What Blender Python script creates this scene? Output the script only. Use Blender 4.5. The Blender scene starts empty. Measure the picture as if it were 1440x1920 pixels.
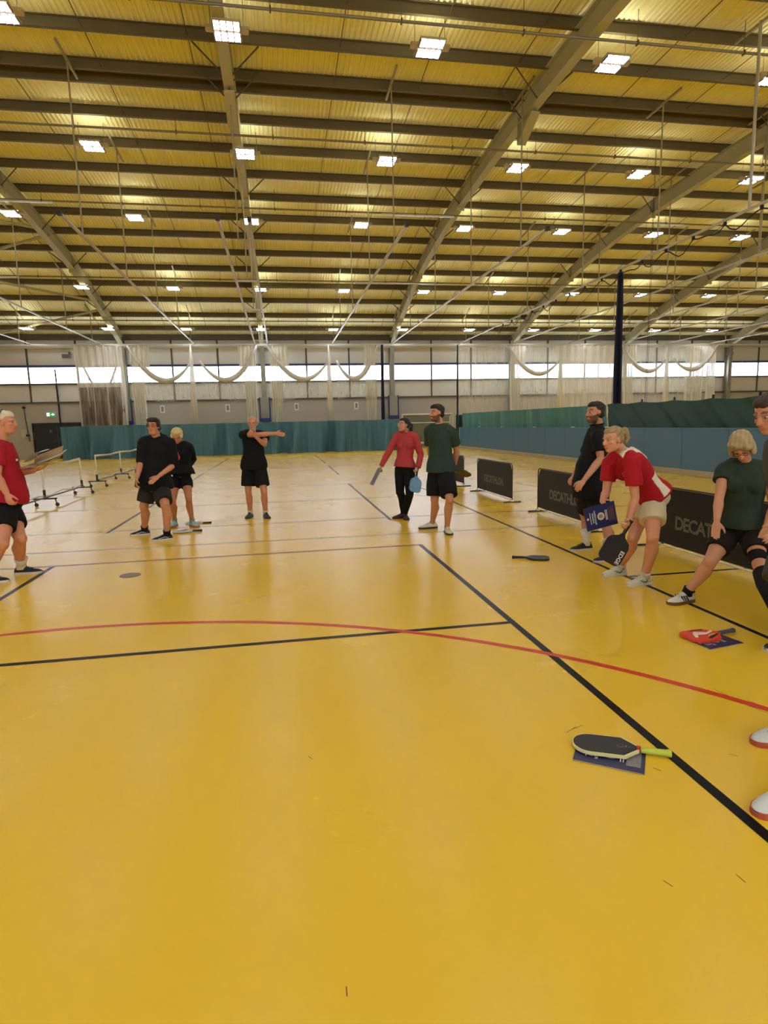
import bpy, bmesh, math, random
import numpy as np
from mathutils import Vector, Matrix, noise
# ---------------------------------------------------------------- camera, world, exposure
scn = bpy.context.scene
COL = scn.collection
YAW, PITCH, ROLL = 0.169524810, 0.147534862, -0.023759828
CAM_H, F_PX = 1.52, 1110.0
def cam_matrix():
    cy, sy = math.cos(YAW), math.sin(YAW); cp, sp = math.cos(PITCH), math.sin(PITCH); cr, sr = math.cos(ROLL), math.sin(ROLL)
    A = Matrix(((cy, -sy, 0), (0, 0, -1), (sy, cy, 0)))
    B = Matrix(((1, 0, 0), (0, cp, -sp), (0, sp, cp)))
    C = Matrix(((cr, -sr, 0), (sr, cr, 0), (0, 0, 1)))
    M = C @ B @ A
    r, d, f = M[0], M[1], M[2]
    R = Matrix(((r[0], -d[0], -f[0]), (r[1], -d[1], -f[1]), (r[2], -d[2], -f[2])))
    return Matrix.Translation((0, 0, CAM_H)) @ R.to_4x4()
cd = bpy.data.cameras.new('camera'); cam = bpy.data.objects.new('camera', cd); COL.objects.link(cam)
cd.sensor_fit = 'HORIZONTAL'; cd.sensor_width = 36.0; cd.lens = F_PX / 1440 * 36.0; cd.clip_end = 500; cd.clip_start = 0.05
cam.matrix_world = cam_matrix(); scn.camera = cam
w = bpy.data.worlds.new('world'); scn.world = w; w.use_nodes = True
w.node_tree.nodes['Background'].inputs[0].default_value = (0.75, 0.85, 1.0, 1); w.node_tree.nodes['Background'].inputs[1].default_value = 1.5
vs = scn.view_settings; vs.view_transform = 'Standard'; vs.look = 'None'; vs.gamma = 1.0; vs.use_curve_mapping = False
vs.exposure = 0.04
LAMP = 48.0       # emission of the ceiling luminaires
WINDOW = 10.5      # emission of the daylit glazing
scn.cycles.use_denoising = True
scn.cycles.max_bounces = 8; scn.cycles.diffuse_bounces = 5; scn.cycles.glossy_bounces = 3; scn.cycles.transparent_max_bounces = 16
scn.cycles.sample_clamp_indirect = 8.0; scn.cycles.caustics_reflective = False; scn.cycles.caustics_refractive = False
rnd = random.Random(7)
# ---------------------------------------------------------------- materials
MATS = {}
def lin(c): return tuple(((x/255.0)/12.92 if x/255.0 <= 0.04045 else ((x/255.0+0.055)/1.055)**2.4) for x in c)
def mat(name, rgb, rough=0.6, metal=0.0, bump=0.0, bscale=40.0, var=0.0, vscale=6.0, emit=0.0, alpha=1.0, spec=0.5, vcol=False):
    if name in MATS: return MATS[name]
    m = bpy.data.materials.new(name); m.use_nodes = True; nt = m.node_tree; b = nt.nodes['Principled BSDF']
    c = lin(rgb) + (1,)
    b.inputs['Base Color'].default_value = c; b.inputs['Roughness'].default_value = rough; b.inputs['Metallic'].default_value = metal
    b.inputs['Specular IOR Level'].default_value = spec
    b.inputs['Alpha'].default_value = alpha
    if emit: b.inputs['Emission Color'].default_value = c; b.inputs['Emission Strength'].default_value = emit
    tc = nt.nodes.new('ShaderNodeTexCoord')
    src = None
    if vcol:
        a = nt.nodes.new('ShaderNodeVertexColor'); a.layer_name = 'tint'; src = a.outputs['Color']
        nt.links.new(src, b.inputs['Base Color'])
    if var:
        n = nt.nodes.new('ShaderNodeTexNoise'); n.inputs['Scale'].default_value = vscale; n.inputs['Detail'].default_value = 4
        nt.links.new(tc.outputs['Object'], n.inputs['Vector'])
        mr = nt.nodes.new('ShaderNodeMapRange'); mr.inputs[3].default_value = 1-var; mr.inputs[4].default_value = 1+var
        nt.links.new(n.outputs['Fac'], mr.inputs[0])
        mx = nt.nodes.new('ShaderNodeVectorMath'); mx.operation = 'SCALE'
        if src is not None: nt.links.new(src, mx.inputs[0])
        else: mx.inputs[0].default_value = c[:3]
        nt.links.new(mr.outputs[0], mx.inputs['Scale']); nt.links.new(mx.outputs[0], b.inputs['Base Color'])
    if bump:
        n = nt.nodes.new('ShaderNodeTexNoise'); n.inputs['Scale'].default_value = bscale; n.inputs['Detail'].default_value = 3
        nt.links.new(tc.outputs['Object'], n.inputs['Vector'])
        bp = nt.nodes.new('ShaderNodeBump'); bp.inputs['Strength'].default_value = bump; bp.inputs['Distance'].default_value = 0.01
        nt.links.new(n.outputs['Fac'], bp.inputs['Height']); nt.links.new(bp.outputs[0], b.inputs['Normal'])
    MATS[name] = m; return m
def net_mat(name, rgb, cover, scale, thick=0.0, soft=0.0):
    # knotted netting: grid of cords with open holes (UV in metres); seen from afar it averages to a veil
    m = bpy.data.materials.new(name); m.use_nodes = True; nt = m.node_tree; b = nt.nodes['Principled BSDF']
    b.inputs['Base Color'].default_value = lin(rgb) + (1,); b.inputs['Roughness'].default_value = 0.9; b.inputs['Specular IOR Level'].default_value = 0.1
    uv = nt.nodes.new('ShaderNodeUVMap'); sx = nt.nodes.new('ShaderNodeSeparateXYZ'); nt.links.new(uv.outputs[0], sx.inputs[0])
    fs = []
    for i in (0, 1):
        mu = nt.nodes.new('ShaderNodeMath'); mu.operation = 'MULTIPLY'; mu.inputs[1].default_value = scale; nt.links.new(sx.outputs[i], mu.inputs[0])
        fr = nt.nodes.new('ShaderNodeMath'); fr.operation = 'FRACT'; nt.links.new(mu.outputs[0], fr.inputs[0])
        lt = nt.nodes.new('ShaderNodeMath'); lt.operation = 'LESS_THAN'; lt.inputs[1].default_value = cover; nt.links.new(fr.outputs[0], lt.inputs[0])
        fs.append(lt)
    mx = nt.nodes.new('ShaderNodeMath'); mx.operation = 'MAXIMUM'; nt.links.new(fs[0].outputs[0], mx.inputs[0]); nt.links.new(fs[1].outputs[0], mx.inputs[1])
    nt.links.new(mx.outputs[0], b.inputs['Alpha'])
    MATS[name] = m; return m
# ---------------------------------------------------------------- mesh helpers
def veil_mat(name, rgb, base, amp, scale):
    # fine netting far too small to resolve: even coverage with pleat streaks running down the cloth
    m = bpy.data.materials.new(name); m.use_nodes = True; nt = m.node_tree; b = nt.nodes['Principled BSDF']
    b.inputs['Base Color'].default_value = lin(rgb) + (1,); b.inputs['Roughness'].default_value = 0.9; b.inputs['Specular IOR Level'].default_value = 0.1
    uv = nt.nodes.new('ShaderNodeUVMap'); mp = nt.nodes.new('ShaderNodeMapping'); mp.inputs['Scale'].default_value = (scale, 0.25, 1); nt.links.new(uv.outputs[0], mp.inputs[0])
    n = nt.nodes.new('ShaderNodeTexNoise'); n.inputs['Scale'].default_value = 1; n.inputs['Detail'].default_value = 4; n.inputs['Roughness'].default_value = 0.6; nt.links.new(mp.outputs[0], n.inputs['Vector'])
    r = nt.nodes.new('ShaderNodeMapRange'); r.inputs[1].default_value = 0.35; r.inputs[2].default_value = 0.68; r.inputs[3].default_value = max(0.0, base-amp); r.inputs[4].default_value = base+amp
    nt.links.new(n.outputs['Fac'], r.inputs[0]); nt.links.new(r.outputs[0], b.inputs['Alpha']); MATS[name] = m; return m
class MB:
    def __init__(s): s.v = []; s.f = []; s.uv = []
    def add(s, vs, fs):
        o = len(s.v); s.v += [tuple(v) for v in vs]; s.f += [tuple(i+o for i in f) for f in fs]; return s
    def box(s, c, d, R=None):
        x, y, z = (q/2 for q in d); P = [Vector((a*x, b*y, e*z)) for e in (-1, 1) for b in (-1, 1) for a in (-1, 1)]
        if R is not None: P = [R @ p for p in P]
        c = Vector(c)
        return s.add([c+p for p in P], [(0,2,3,1), (4,5,7,6), (0,1,5,4), (2,6,7,3), (0,4,6,2), (1,3,7,5)])
    def bevbox(s, c, d, b, R=None):
        # box with chamfered vertical edges (8-gon footprint)
        x, y, z = (q/2 for q in d); pr = [(x-b,-y),(x,-y+b),(x,y-b),(x-b,y),(-x+b,y),(-x,y-b),(-x,-y+b),(-x+b,-y)]
        P = [Vector((a, e, h)) for h in (-z, z) for a, e in pr]
        if R is not None: P = [R @ p for p in P]
        c = Vector(c)
        return s.add([c+p for p in P], [tuple(range(7,-1,-1)), tuple(range(8,16))] + [(i, (i+1)%8, 8+(i+1)%8, 8+i) for i in range(8)])
    def tube(s, pts, r, n=8, cap=True, side=None):
        # r: radius | list of radii | list of (a,b); side: preferred side axis for 'a'
        pts = [Vector(p) for p in pts]; m = len(pts)
        rs = [r]*m if not isinstance(r, (list, tuple)) else list(r)
        rs = [(q, q) if not isinstance(q, (list, tuple)) else q for q in rs]
        vs = []; pn = None
        for i, p in enumerate(pts):
            t = (pts[min(i+1, m-1)] - pts[max(i-1, 0)]).normalized()
            if side is not None:
                sd = side[i] if isinstance(side, list) else side; u = Vector(sd) - t*t.dot(Vector(sd))
            elif pn is None: u = t.cross(Vector((0,0,1)) if abs(t.z) < .9 else Vector((1,0,0)))
            else: u = pn - t*t.dot(pn)
            u.normalize(); pn = u; v = t.cross(u)
            for k in range(n):
                a = 2*math.pi*k/n; vs.append(p + u*(math.cos(a)*rs[i][0]) + v*(math.sin(a)*rs[i][1]))
        fs = [(i*n+k, i*n+(k+1)%n, (i+1)*n+(k+1)%n, (i+1)*n+k) for i in range(m-1) for k in range(n)]
        if cap: fs += [tuple(range(n-1, -1, -1)), tuple(range((m-1)*n, m*n))]
        return s.add(vs, fs)
    def ell(s, c, r, R=None, n=20, m=14):
        c = Vector(c); vs = []
        for i in range(1, m):
            a = math.pi*i/m
            for k in range(n):
                b = 2*math.pi*k/n; p = Vector((r[0]*math.sin(a)*math.cos(b), r[1]*math.sin(a)*math.sin(b), r[2]*math.cos(a)))
                vs.append(c + (R @ p if R is not None else p))
        for z in (1, -1):
            p = Vector((0, 0, z*r[2])); vs.append(c + (R @ p if R is not None else p))
        fs = [(i*n+k, (i+1)*n+k, (i+1)*n+(k+1)%n, i*n+(k+1)%n) for i in range(m-2) for k in range(n)]
        t, b2 = (m-1)*n, (m-1)*n+1
        fs += [(t, k, (k+1)%n) for k in range(n)] + [(b2, (m-2)*n+(k+1)%n, (m-2)*n+k) for k in range(n)]
        return s.add(vs, fs)
    def prism(s, outline, z0, z1, T=None):
        n = len(outline); P = [Vector((x, y, z)) for z in (z0, z1) for x, y in outline]
        if T is not None: P = [T @ p for p in P]
        return s.add(P, [tuple(range(n-1, -1, -1)), tuple(range(n, 2*n))] + [(i, (i+1)%n, n+(i+1)%n, n+i) for i in range(n)])
    def mesh(s, name, m, smooth=False):
        me = bpy.data.meshes.new(name); me.from_pydata(s.v, [], s.f); me.update()
        if m: me.materials.append(m)
        if smooth: me.shade_smooth()
        return me
    def build(s, name, m, parent=None, smooth=False):
        o = bpy.data.objects.new(name, s.mesh(name, m, smooth)); COL.objects.link(o)
        if parent is not None: o.parent = parent
        return o
def tag(o, label=None, cat=None, group=None, kind=None):
    if label: o['label'] = label
    if cat: o['category'] = cat
    if group: o['group'] = group
    if kind: o['kind'] = kind
    return o
def empty(name, loc=(0,0,0), rz=0.0, label=None, cat=None, group=None, kind=None):
    o = bpy.data.objects.new(name, None); COL.objects.link(o); o.location = loc; o.rotation_euler = (0, 0, rz); o.empty_display_size = 0.1
    return tag(o, label, cat, group, kind)
def inst(name, me, parent, loc=(0,0,0), rot=(0,0,0)):
    o = bpy.data.objects.new(name, me); COL.objects.link(o); o.parent = parent; o.location = loc; o.rotation_euler = rot; return o
def copy_tree(o, parent=None):
    c = o.copy(); COL.objects.link(c); c.parent = parent
    for ch in list(o.children): copy_tree(ch, c)
    return c
def uvgrid(name, fn, nu, nv, m, parent=None, lu=1.0, lv=1.0, smooth=True):
    # surface from fn(u,v); UV laid out in metres lu x lv
    vs = [tuple(fn(i/nu, j/nv)) for j in range(nv+1) for i in range(nu+1)]
    fs = [(j*(nu+1)+i, j*(nu+1)+i+1, (j+1)*(nu+1)+i+1, (j+1)*(nu+1)+i) for j in range(nv) for i in range(nu)]
    me = bpy.data.meshes.new(name); me.from_pydata(vs, [], fs); me.update(); me.materials.append(m)
    ul = me.uv_layers.new(name='UVMap')
    idx = np.empty(len(me.loops), np.int32); me.loops.foreach_get('vertex_index', idx)
    U = np.stack([(idx % (nu+1))/nu*lu, (idx//(nu+1))/nv*lv], 1).astype(np.float32)
    ul.data.foreach_set('uv', U.ravel())
    if smooth: me.shade_smooth()
    o = bpy.data.objects.new(name, me); COL.objects.link(o)
    if parent is not None: o.parent = parent
    return o
def text_mesh(s, size, m, depth=0.002, bold=0.0, spacing=1.0):
    cu = bpy.data.curves.new('text', 'FONT'); cu.body = s; cu.size = size; cu.extrude = depth; cu.offset = bold; cu.space_character = spacing
    cu.align_x = 'CENTER'; cu.align_y = 'CENTER'; cu.resolution_u = 3
    o = bpy.data.objects.new('text', cu); COL.objects.link(o); dg = bpy.context.evaluated_depsgraph_get()
    me = bpy.data.meshes.new_from_object(o.evaluated_get(dg)); bpy.data.objects.remove(o); me.materials.clear(); me.materials.append(m)
    return me
# ================================================================ HALL
HX0, HX1, HY0, HY1 = -24.1, 38.6, -6.2, 37.15
BAY = 7.78; COLX = [-0.8 + BAY*k for k in range(-3, 6)]
PU = [0,3,5,8,10,12.5,15,17.5,19,21.5]; PZ = [9.6,9.55,9.45,9.3,9.05,8.7,8.15,7.45,6.95,6.1]
def S(y): return float(np.interp(abs(y-15.5), PU, PZ)) - (0.15 if 11 < y < 14.6 else 0.0)*0
PURL = [-5,-3.4,-1.9,-0.4,1.2,2.8,4.4,6.0,7.6,9.1,10.6,12.1,13.55,15.05,16.5,17.05,18.6,20.25,21.9,23.65,25.25,26.85,28.4,29.9,31.4,32.9,34.4,35.8]
# floor
def floor_mat():
    m = bpy.data.materials.new('yellow_vinyl'); m.use_nodes = True; nt = m.node_tree; b = nt.nodes['Principled BSDF']
    tc = nt.nodes.new('ShaderNodeTexCoord')
    n1 = nt.nodes.new('ShaderNodeTexNoise'); n1.inputs['Scale'].default_value = 0.7; n1.inputs['Detail'].default_value = 5
    n2 = nt.nodes.new('ShaderNodeTexNoise'); n2.inputs['Scale'].default_value = 220; n2.inputs['Detail'].default_value = 2
    for n in (n1, n2): nt.links.new(tc.outputs['Object'], n.inputs['Vector'])
    cr = nt.nodes.new('ShaderNodeValToRGB'); e = cr.color_ramp.elements
    e[0].position = 0.15; e[0].color = lin((228, 187, 44)) + (1,); e[1].position = 0.9; e[1].color = lin((234, 194, 50)) + (1,)
    nt.links.new(n1.outputs['Fac'], cr.inputs[0])
    nt.links.new(cr.outputs[0], b.inputs['Base Color'])
    rr = nt.nodes.new('ShaderNodeMapRange'); rr.inputs[3].default_value = 0.25; rr.inputs[4].default_value = 0.29; nt.links.new(n1.outputs['Fac'], rr.inputs[0]); nt.links.new(rr.outputs[0], b.inputs['Roughness'])
    bp = nt.nodes.new('ShaderNodeBump'); bp.inputs['Strength'].default_value = 0.0; bp.inputs['Distance'].default_value = 0.002
    b.inputs['Specular IOR Level'].default_value = 0.3
    return m
fl = MB().box(((HX0+HX1)/2, (HY0+HY1)/2, -0.1), (HX1-HX0, HY1-HY0, 0.2)).build('floor', floor_mat()); tag(fl, kind='structure', label='glossy yellow vinyl sports floor with painted court lines')
L_BLACK = mat('line_black', (8, 8, 9), 0.32, spec=0.12); L_GREY = mat('line_grey', (150, 140, 115), 0.32, spec=0.25); L_BROWN = mat('line_brown', (128, 98, 48), 0.32, spec=0.25)
L_PALE = mat('line_pale', (170, 158, 120), 0.32, spec=0.25); L_RED = mat('line_red', (206, 62, 34), 0.32, spec=0.25)
def fline(x0, y0, x1, y1, m, wd=0.05, z=0.0012):
    a, b = Vector((x0, y0, 0)), Vector((x1, y1, 0)); d = (b-a).normalized(); n = Vector((-d.y, d.x, 0))*wd/2
    P = [a+n, a-n, b-n, b+n]
    o = MB().add([(p.x, p.y, z) for p in P], [(0,1,2,3)]).build('court_line', m, fl); return o
def farc(cx, cy, r, a0, a1, m, wd=0.05, z=0.0018, n=96):
    mb = MB(); vs = []; 
    for i in range(n+1):
        a = a0+(a1-a0)*i/n
        for q in (r-wd/2, r+wd/2): vs.append((cx+q*math.cos(a), cy+q*math.sin(a), z))
    mb.add(vs, [(2*i, 2*i+1, 2*i+3, 2*i+2) for i in range(n)]); return mb.build('court_arc', m, fl)
fline(1.68, -1.5, 1.68, 7.19, L_BLACK, 0.052); fline(-2.62, -1.5, -2.62, 7.19, L_BLACK, 0.052)
fline(1.68, 9.18, 1.70, 15.3, L_BLACK, 0.05); fline(1.74, 18.3, 1.76, 22.6, L_BLACK, 0.05); fline(1.76, 24.2, 1.76, 31.4, L_BLACK, 0.05)
fline(-2.62, 9.3, -2.62, 21.0, L_BLACK, 0.05); fline(-2.6, 22.3, -2.58, 30.5, L_BLACK, 0.05)
fline(-9, 4.10, 1.66, 4.12, L_BLACK, 0.05, 0.0015); fline(-9, 7.16, 1.70, 7.16, L_BROWN, 0.05, 0.0015)
fline(3.25, -1, 3.24, 15.3, L_BLACK, 0.045); fline(3.27, 5.1, 8.3, 5.08, L_BLACK, 0.045, 0.0015)
fline(-9, 8.06, 9, 7.9, L_PALE, 0.05); fline(-9, 9.5, 9, 9.42, L_BROWN, 0.035); fline(-9, 15.25, 9, 15.2, L_BROWN, 0.04); fline(-9, 12.2, 9, 12.1, L_PALE, 0.05)
fline(-9, 22.4, 9, 22.3, L_BROWN, 0.05); fline(8.0, 2, 8.1, 33, L_BROWN, 0.045); fline(5.7, 13.9, 5.85, 12.6, L_BROWN, 0.05)
farc(-1.6, 0.06, 4.73, 0, math.pi, L_RED, 0.05); farc(-2.6, 24.6, 3.0, -0.9, math.pi, L_BROWN, 0.05)
SCUFF = mat('scuff_brown', (120, 90, 40), 0.5)
for a_, b_, c_, d_ in ((2.337, 2.791, 2.355, 2.699), (2.361, 2.633, 2.397, 2.581), (2.366, 2.613, 2.403, 2.490), (2.416, 2.640, 2.437, 2.548), (1.314, 2.526, 1.387, 2.569), (1.354, 2.549, 1.426, 2.576), (0.106, 1.414, 0.105, 1.385), (1.181, 1.584, 1.195, 1.553), (0.058, 2.585, 0.076, 2.554), (1.937, 2.198, 1.966, 2.174), (1.543, 2.170, 1.562, 2.142), (1.433, 1.559, 1.438, 1.522)): fline(a_, b_, c_, d_, SCUFF, 0.0035, 0.001).name = 'scuff_mark'
# near court scuff: metal socket cover
sc = MB().tube([(-1.63, 6.47, 0.0), (-1.63, 6.47, 0.004)], [(0.105, 0.105)]*2, 24).build('floor_socket_cover', mat('socket_grey', (120, 112, 92), 0.5)); tag(sc, 'small round grey socket cover set in the yellow floor', 'floor cover')
# far wall --------------------------------------------------------
W_LOW = mat('render_tan', (180, 171, 156), 0.85, bump=0.2, bscale=12, var=0.06, vscale=1.2)
W_CLAD = mat('cladding_cream', (216, 211, 196), 0.6, var=0.04, vscale=1.5)
STEEL = mat('steel_grey', (96, 94, 88), 0.55, var=0.06, vscale=3); STEEL_D = mat('steel_dark', (88, 80, 62), 0.7, var=0.08, vscale=4)
RAFT = mat('rafter_paint', (176, 168, 130), 0.6, var=0.05, vscale=2)
DECK = mat('deck_liner', (246, 240, 196), 0.6, var=0.03, vscale=1.0); PURLIN = mat('purlin_galv', (98, 86, 56), 0.6, var=0.08, vscale=3)
NAVYF = mat('navy_frame', (44, 52, 92), 0.6)
GLAZE = mat('daylit_glazing', (222, 234, 255), 0.4, emit=WINDOW)
def wall(name, lo, hi, m):
    c = [(a+b)/2 for a, b in zip(lo, hi)]; d = [b-a for a, b in zip(lo, hi)]
    return tag(MB().box(c, d).build(name, m), kind='structure')
wall_far = wall('wall_far', (HX0, 37.0, 0), (HX1, 37.2, 3.12), W_LOW)
wall('wall_left', (HX0-0.2, HY0, 0), (HX0, HY1, 10.6), W_CLAD); wall('wall_right', (HX1, HY0, 0), (HX1+0.2, HY1, 10.6), W_CLAD)
wall('wall_near', (HX0, HY0-0.2, 0), (HX1, HY0, 7.2), W_CLAD)
# cladding panels above, one per third of a bay, above and below the glazing strip
step = BAY/3; nx = [COLX[0] + step*i for i in range(len(COLX[:-1])*3+1)]
for i in range(len(nx)-1):
    x0, x1 = nx[i], nx[i+1]
    for z0, z1 in ((3.2, 4.14), (5.24, 7.15)):
        MB().box(((x0+x1)/2, 37.1, (z0+z1)/2), (x1-x0-0.012, 0.1, z1-z0-0.012)).build('cladding_panel', W_CLAD, wall_far)
MB().box(((HX0+HX1)/2, 37.18, 5.2), (HX1-HX0, 0.04, 4.2)).build('backing_sheet', STEEL, wall_far)
win = empty('window_1', kind='structure'); win['label'] = 'long daylit window strip high in the far wall'
for i in range(len(nx)-1):
    x0, x1 = nx[i], nx[i+1]
    MB().box(((x0+x1)/2, 37.07, 4.68), (x1-x0-0.1, 0.03, 0.86)).build('window_pane', GLAZE, win)
    MB().box((x1, 37.04, 5.5), (0.09, 0.09, 3.3)).build('mullion', STEEL_D, win)
    MB().box((x1, 37.03, 3.68), (0.07, 0.08, 0.95)).build('mullion', STEEL_D, win)
MB().box(((HX0+HX1)/2, 37.0, 5.18), (HX1-HX0, 0.14, 0.12)).build('window_head', NAVYF, win)
MB().box(((HX0+HX1)/2, 37.0, 4.19), (HX1-HX0, 0.12, 0.1)).build('window_sill', STEEL_D, win)
tr = MB().box(((HX0+HX1)/2, 36.95, 3.16), (HX1-HX0, 0.12, 0.09)).build('trim_1', STEEL_D); tag(tr, kind='structure')
tr = MB().box(((HX0+HX1)/2, 36.85, 6.75), (HX1-HX0, 0.2, 0.28)).build('trim_2', STEEL_D); tag(tr, kind='structure')
tr = MB().box(((HX0+HX1)/2, 36.6, 6.2), (HX1-HX0, 0.16, 0.16)).build('trim_3', RAFT); tag(tr, kind='structure')
# near windows opposite (outside the frame) let daylight in the same way
win2 = empty('window_2', kind='structure')
for i in range(len(nx)-1):
    MB().box(((nx[i]+nx[i+1])/2, HY0+0.03, 4.68), (step-0.1, 0.03, 0.86)).build('window_pane', GLAZE, win2)
# columns, rafters ------------------------------------------------
def ibeam(mb, p, q, h, wd, side):
    pass
for k, cx in enumerate(COLX):
    c = MB(); c.box((cx, 36.72, 3.15), (0.02, 0.36, 6.3)); c.box((cx, 36.53, 3.15), (0.26, 0.025, 6.3)); c.box((cx, 36.91, 3.15), (0.26, 0.025, 6.3))
    tag(c.build('column', mat('column_paint', (140, 134, 118), 0.55)), kind='structure')
ys = [HY0+0.3, -4, -2, 0, 2, 4, 6, 8, 9.5, 11, 12.5, 14, 15.5, 17, 18.5, 20, 21.5, 23, 24.5, 26, 27.2, 28.5, 29.8, 31, 32.2, 33.4, 34.5, 35.6, 36.6]
def rafter_obj(cx):
    r = MB(); n = len(ys)
    def strip(x0, x1, zo0, zo1):
        vs = []
        for y in ys:
            z = S(y); vs += [(cx+x0, y, z+zo0), (cx+x1, y, z+zo0), (cx+x1, y, z+zo1), (cx+x0, y, z+zo1)]
        fs = []
        for i in range(n-1):
            for q in range(4): fs.append((4*i+q, 4*i+(q+1)%4, 4*i+4+(q+1)%4, 4*i+4+q))
        r.add(vs, fs + [(0,1,2,3), (4*n-1, 4*n-2, 4*n-3, 4*n-4)])
    strip(-0.125, 0.125, 0.0, 0.02); strip(-0.125, 0.125, 0.5, 0.52); strip(-0.01, 0.01, 0.02, 0.5)
    o = tag(r.build('rafter', RAFT), kind='structure')
    g = MB(); g.add([(cx-0.01, 15.9, 9.45), (cx+0.01, 15.9, 9.45), (cx+0.01, 16.75, 9.12), (cx-0.01, 16.75, 9.12), (cx-0.01, 16.75, 9.62), (cx+0.01, 16.75, 9.62), (cx-0.01,15.9,9.7),(cx+0.01,15.9,9.7)],
        [(0,1,2,3), (2,5,4,3), (0,3,4,6), (1,7,5,2)])
    g.add([(cx-0.125, 15.85, 9.50), (cx+0.125, 15.85, 9.50), (cx+0.125, 16.75, 9.12), (cx-0.125, 16.75, 9.12), (cx-0.125, 15.85, 9.47), (cx+0.125, 15.85, 9.47), (cx+0.125, 16.75, 9.09), (cx-0.125, 16.75, 9.09)],
        [(0,1,2,3), (7,6,5,4), (0,3,7,4), (1,5,6,2), (3,2,6,7), (0,4,5,1)])
    g.box((cx, 16.78, 9.42), (0.25, 0.03, 0.7)); g.build('apex_gusset', RAFT, o)
    for y in (22.4, 29.0, 9.0, 2.2):
        MB().box((cx, y, S(y)+0.2), (0.26, 0.05, 0.62)).build('splice_plate', RAFT, o)
    for yb in (15.6, 16.6, 22.3, 25.6, 28.9, 31.4, 33.0):
        for sg in (-1, 1):
            MB().tube([(cx+sg*0.02, yb, S(yb)+0.02), (cx+sg*0.75, yb-0.25, S(yb)+0.62)], 0.022, 4).build('fly_brace', STEEL_D, o)
    return o
for cx in COLX: rafter_obj(cx)
for y in PURL:
    z = S(y)+0.5; dz = (S(y+0.2)-S(y-0.2))/0.4; a = math.atan(dz)
    p = MB(); R = Matrix.Rotation(a, 3, 'X'); n1 = R @ Vector((0, 0, 1))
    c = Vector(((HX0+HX1)/2, y, z))
    p.box(c + R @ Vector((0, 0, 0.11)), (HX1-HX0, 0.02, 0.22), R); p.box(c + R @ Vector((0, 0.035, 0.006)), (HX1-HX0, 0.08, 0.012), R); p.box(c + R @ Vector((0, -0.03, 0.214)), (HX1-HX0, 0.08, 0.012), R)
    tag(p.build('purlin', PURLIN), kind='structure')
# sag rods between purlins
sg = MB()
for i in range(len(nx)-1):
    if i % 3 == 0: pass
    for a, b in zip(PURL[:-1], PURL[1:]):
        if b-a > 1 and nx[i+1] not in COLX: sg.tube([(nx[i+1]-0.4*(i % 3), a, S(a)+0.6), (nx[i+1]-0.4*(i % 3), b, S(b)+0.56)], 0.012, 3)
# corrugated deck -------------------------------------------------
def deck():
    pitch = 0.125; nxr = int((HX1-HX0)/pitch); vs = []; xs = []
    for i in range(nxr):
        x = HX0 + i*pitch
        xs += [(x, 0.0), (x+0.045, 0.0), (x+0.07, 0.028), (x+0.1, 0.028)]
    xs.append((HX1, 0.0)); yy = sorted(set([HY0] + ys + PURL + [HY1])); n = len(xs)
    for y in yy:
        z = S(y)+0.73
        for x, d in xs: vs.append((x, y, z+d))
    A = np.arange(n-1); fs = []
    for j in range(len(yy)-1):
        b = j*n; fs += [(b+i, b+n+i, b+n+i+1, b+i+1) for i in range(n-1)]
    return MB().add(vs, fs).build('ceiling', DECK)
dk = tag(deck(), kind='structure', label='corrugated cream roof lining')
sg.build('sag_rod', STEEL_D, dk)['kind'] = 'stuff'
tag(MB().box(((HX0+HX1)/2, (HY0+HY1)/2, 10.75), (HX1-HX0+0.5, HY1-HY0+0.5, 0.1)).build('roof', STEEL), kind='structure')
for nm, yy in (('wall_far_gable', HY1+0.06), ('wall_near_gable', HY0-0.06)):
    tag(MB().box(((HX0+HX1)/2, yy, 8.9), (HX1-HX0, 0.1, 3.6)).build(nm, STEEL), kind='structure')
# roof-plane wind bracing in the left bay
BR = [((-8.5, 26.0), (-16.3, 22.6)), ((-8.5, 26.4), (-16.3, 31.0)), ((-8.5, 32.5), (-16.3, 28.9)), ((-8.5, 33.2), (-16.3, 36.5))]
for (xa, ya), (xb, yb) in BR:
    n = 8; pts = [(xa+(xb-xa)*t/n, ya+(yb-ya)*t/n, S(ya+(yb-ya)*t/n)+0.25) for t in range(n+1)]
    tag(MB().tube(pts, 0.06, 8).build('wind_brace', RAFT), kind='structure')
# lateral service pipes with droppers ------------------------------
PIPE = mat('pipe_grey', (128, 118, 92), 0.4, metal=0.2); GLEAM = mat('pipe_gleam_white', (226, 224, 215), 0.25)
for k, y in enumerate((12.9, 18.1, 23.0, 29.5, 33.7)):
    z = S(y)-0.06; o = MB().tube([(HX0, y, z), (HX1, y, z)], 0.03, 8).build('service_pipe', PIPE)
    tag(o, ['thin service pipe slung under the roof nearest the camera, first of five', 'service pipe under the roof just beyond the ridge, second of five', 'service pipe under the roof, third of five from the camera', 'service pipe under the sloping roof, fourth of five from the camera', 'service pipe under the roof nearest the far wall'][k], 'pipe', 'lateral service pipes under the roof')
    h = MB(); x = HX0+1
    while x < HX1:
        h.tube([(x, y, z), (x, y, S(y)+0.6)], 0.008, 3); h.box((x, y, z), (0.03, 0.09, 0.09)); h.build('dropper', STEEL_D, o); h = MB(); x += 2.59
    for x0, x1 in {2: ((-1.2+5.3, 6.9), (15.2, 16.6), (-9.3, -7.2)), 3: ((3.9, 7.9), (-14.2, -11.0)), 4: ()}.get(k, ()):
        MB().box(((x0+x1)/2, y, z-0.045), (x1-x0, 0.06, 0.05)).build('pipe_gleam', GLEAM, o)  # white strips stand in for bright reflections along the pipes
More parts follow.
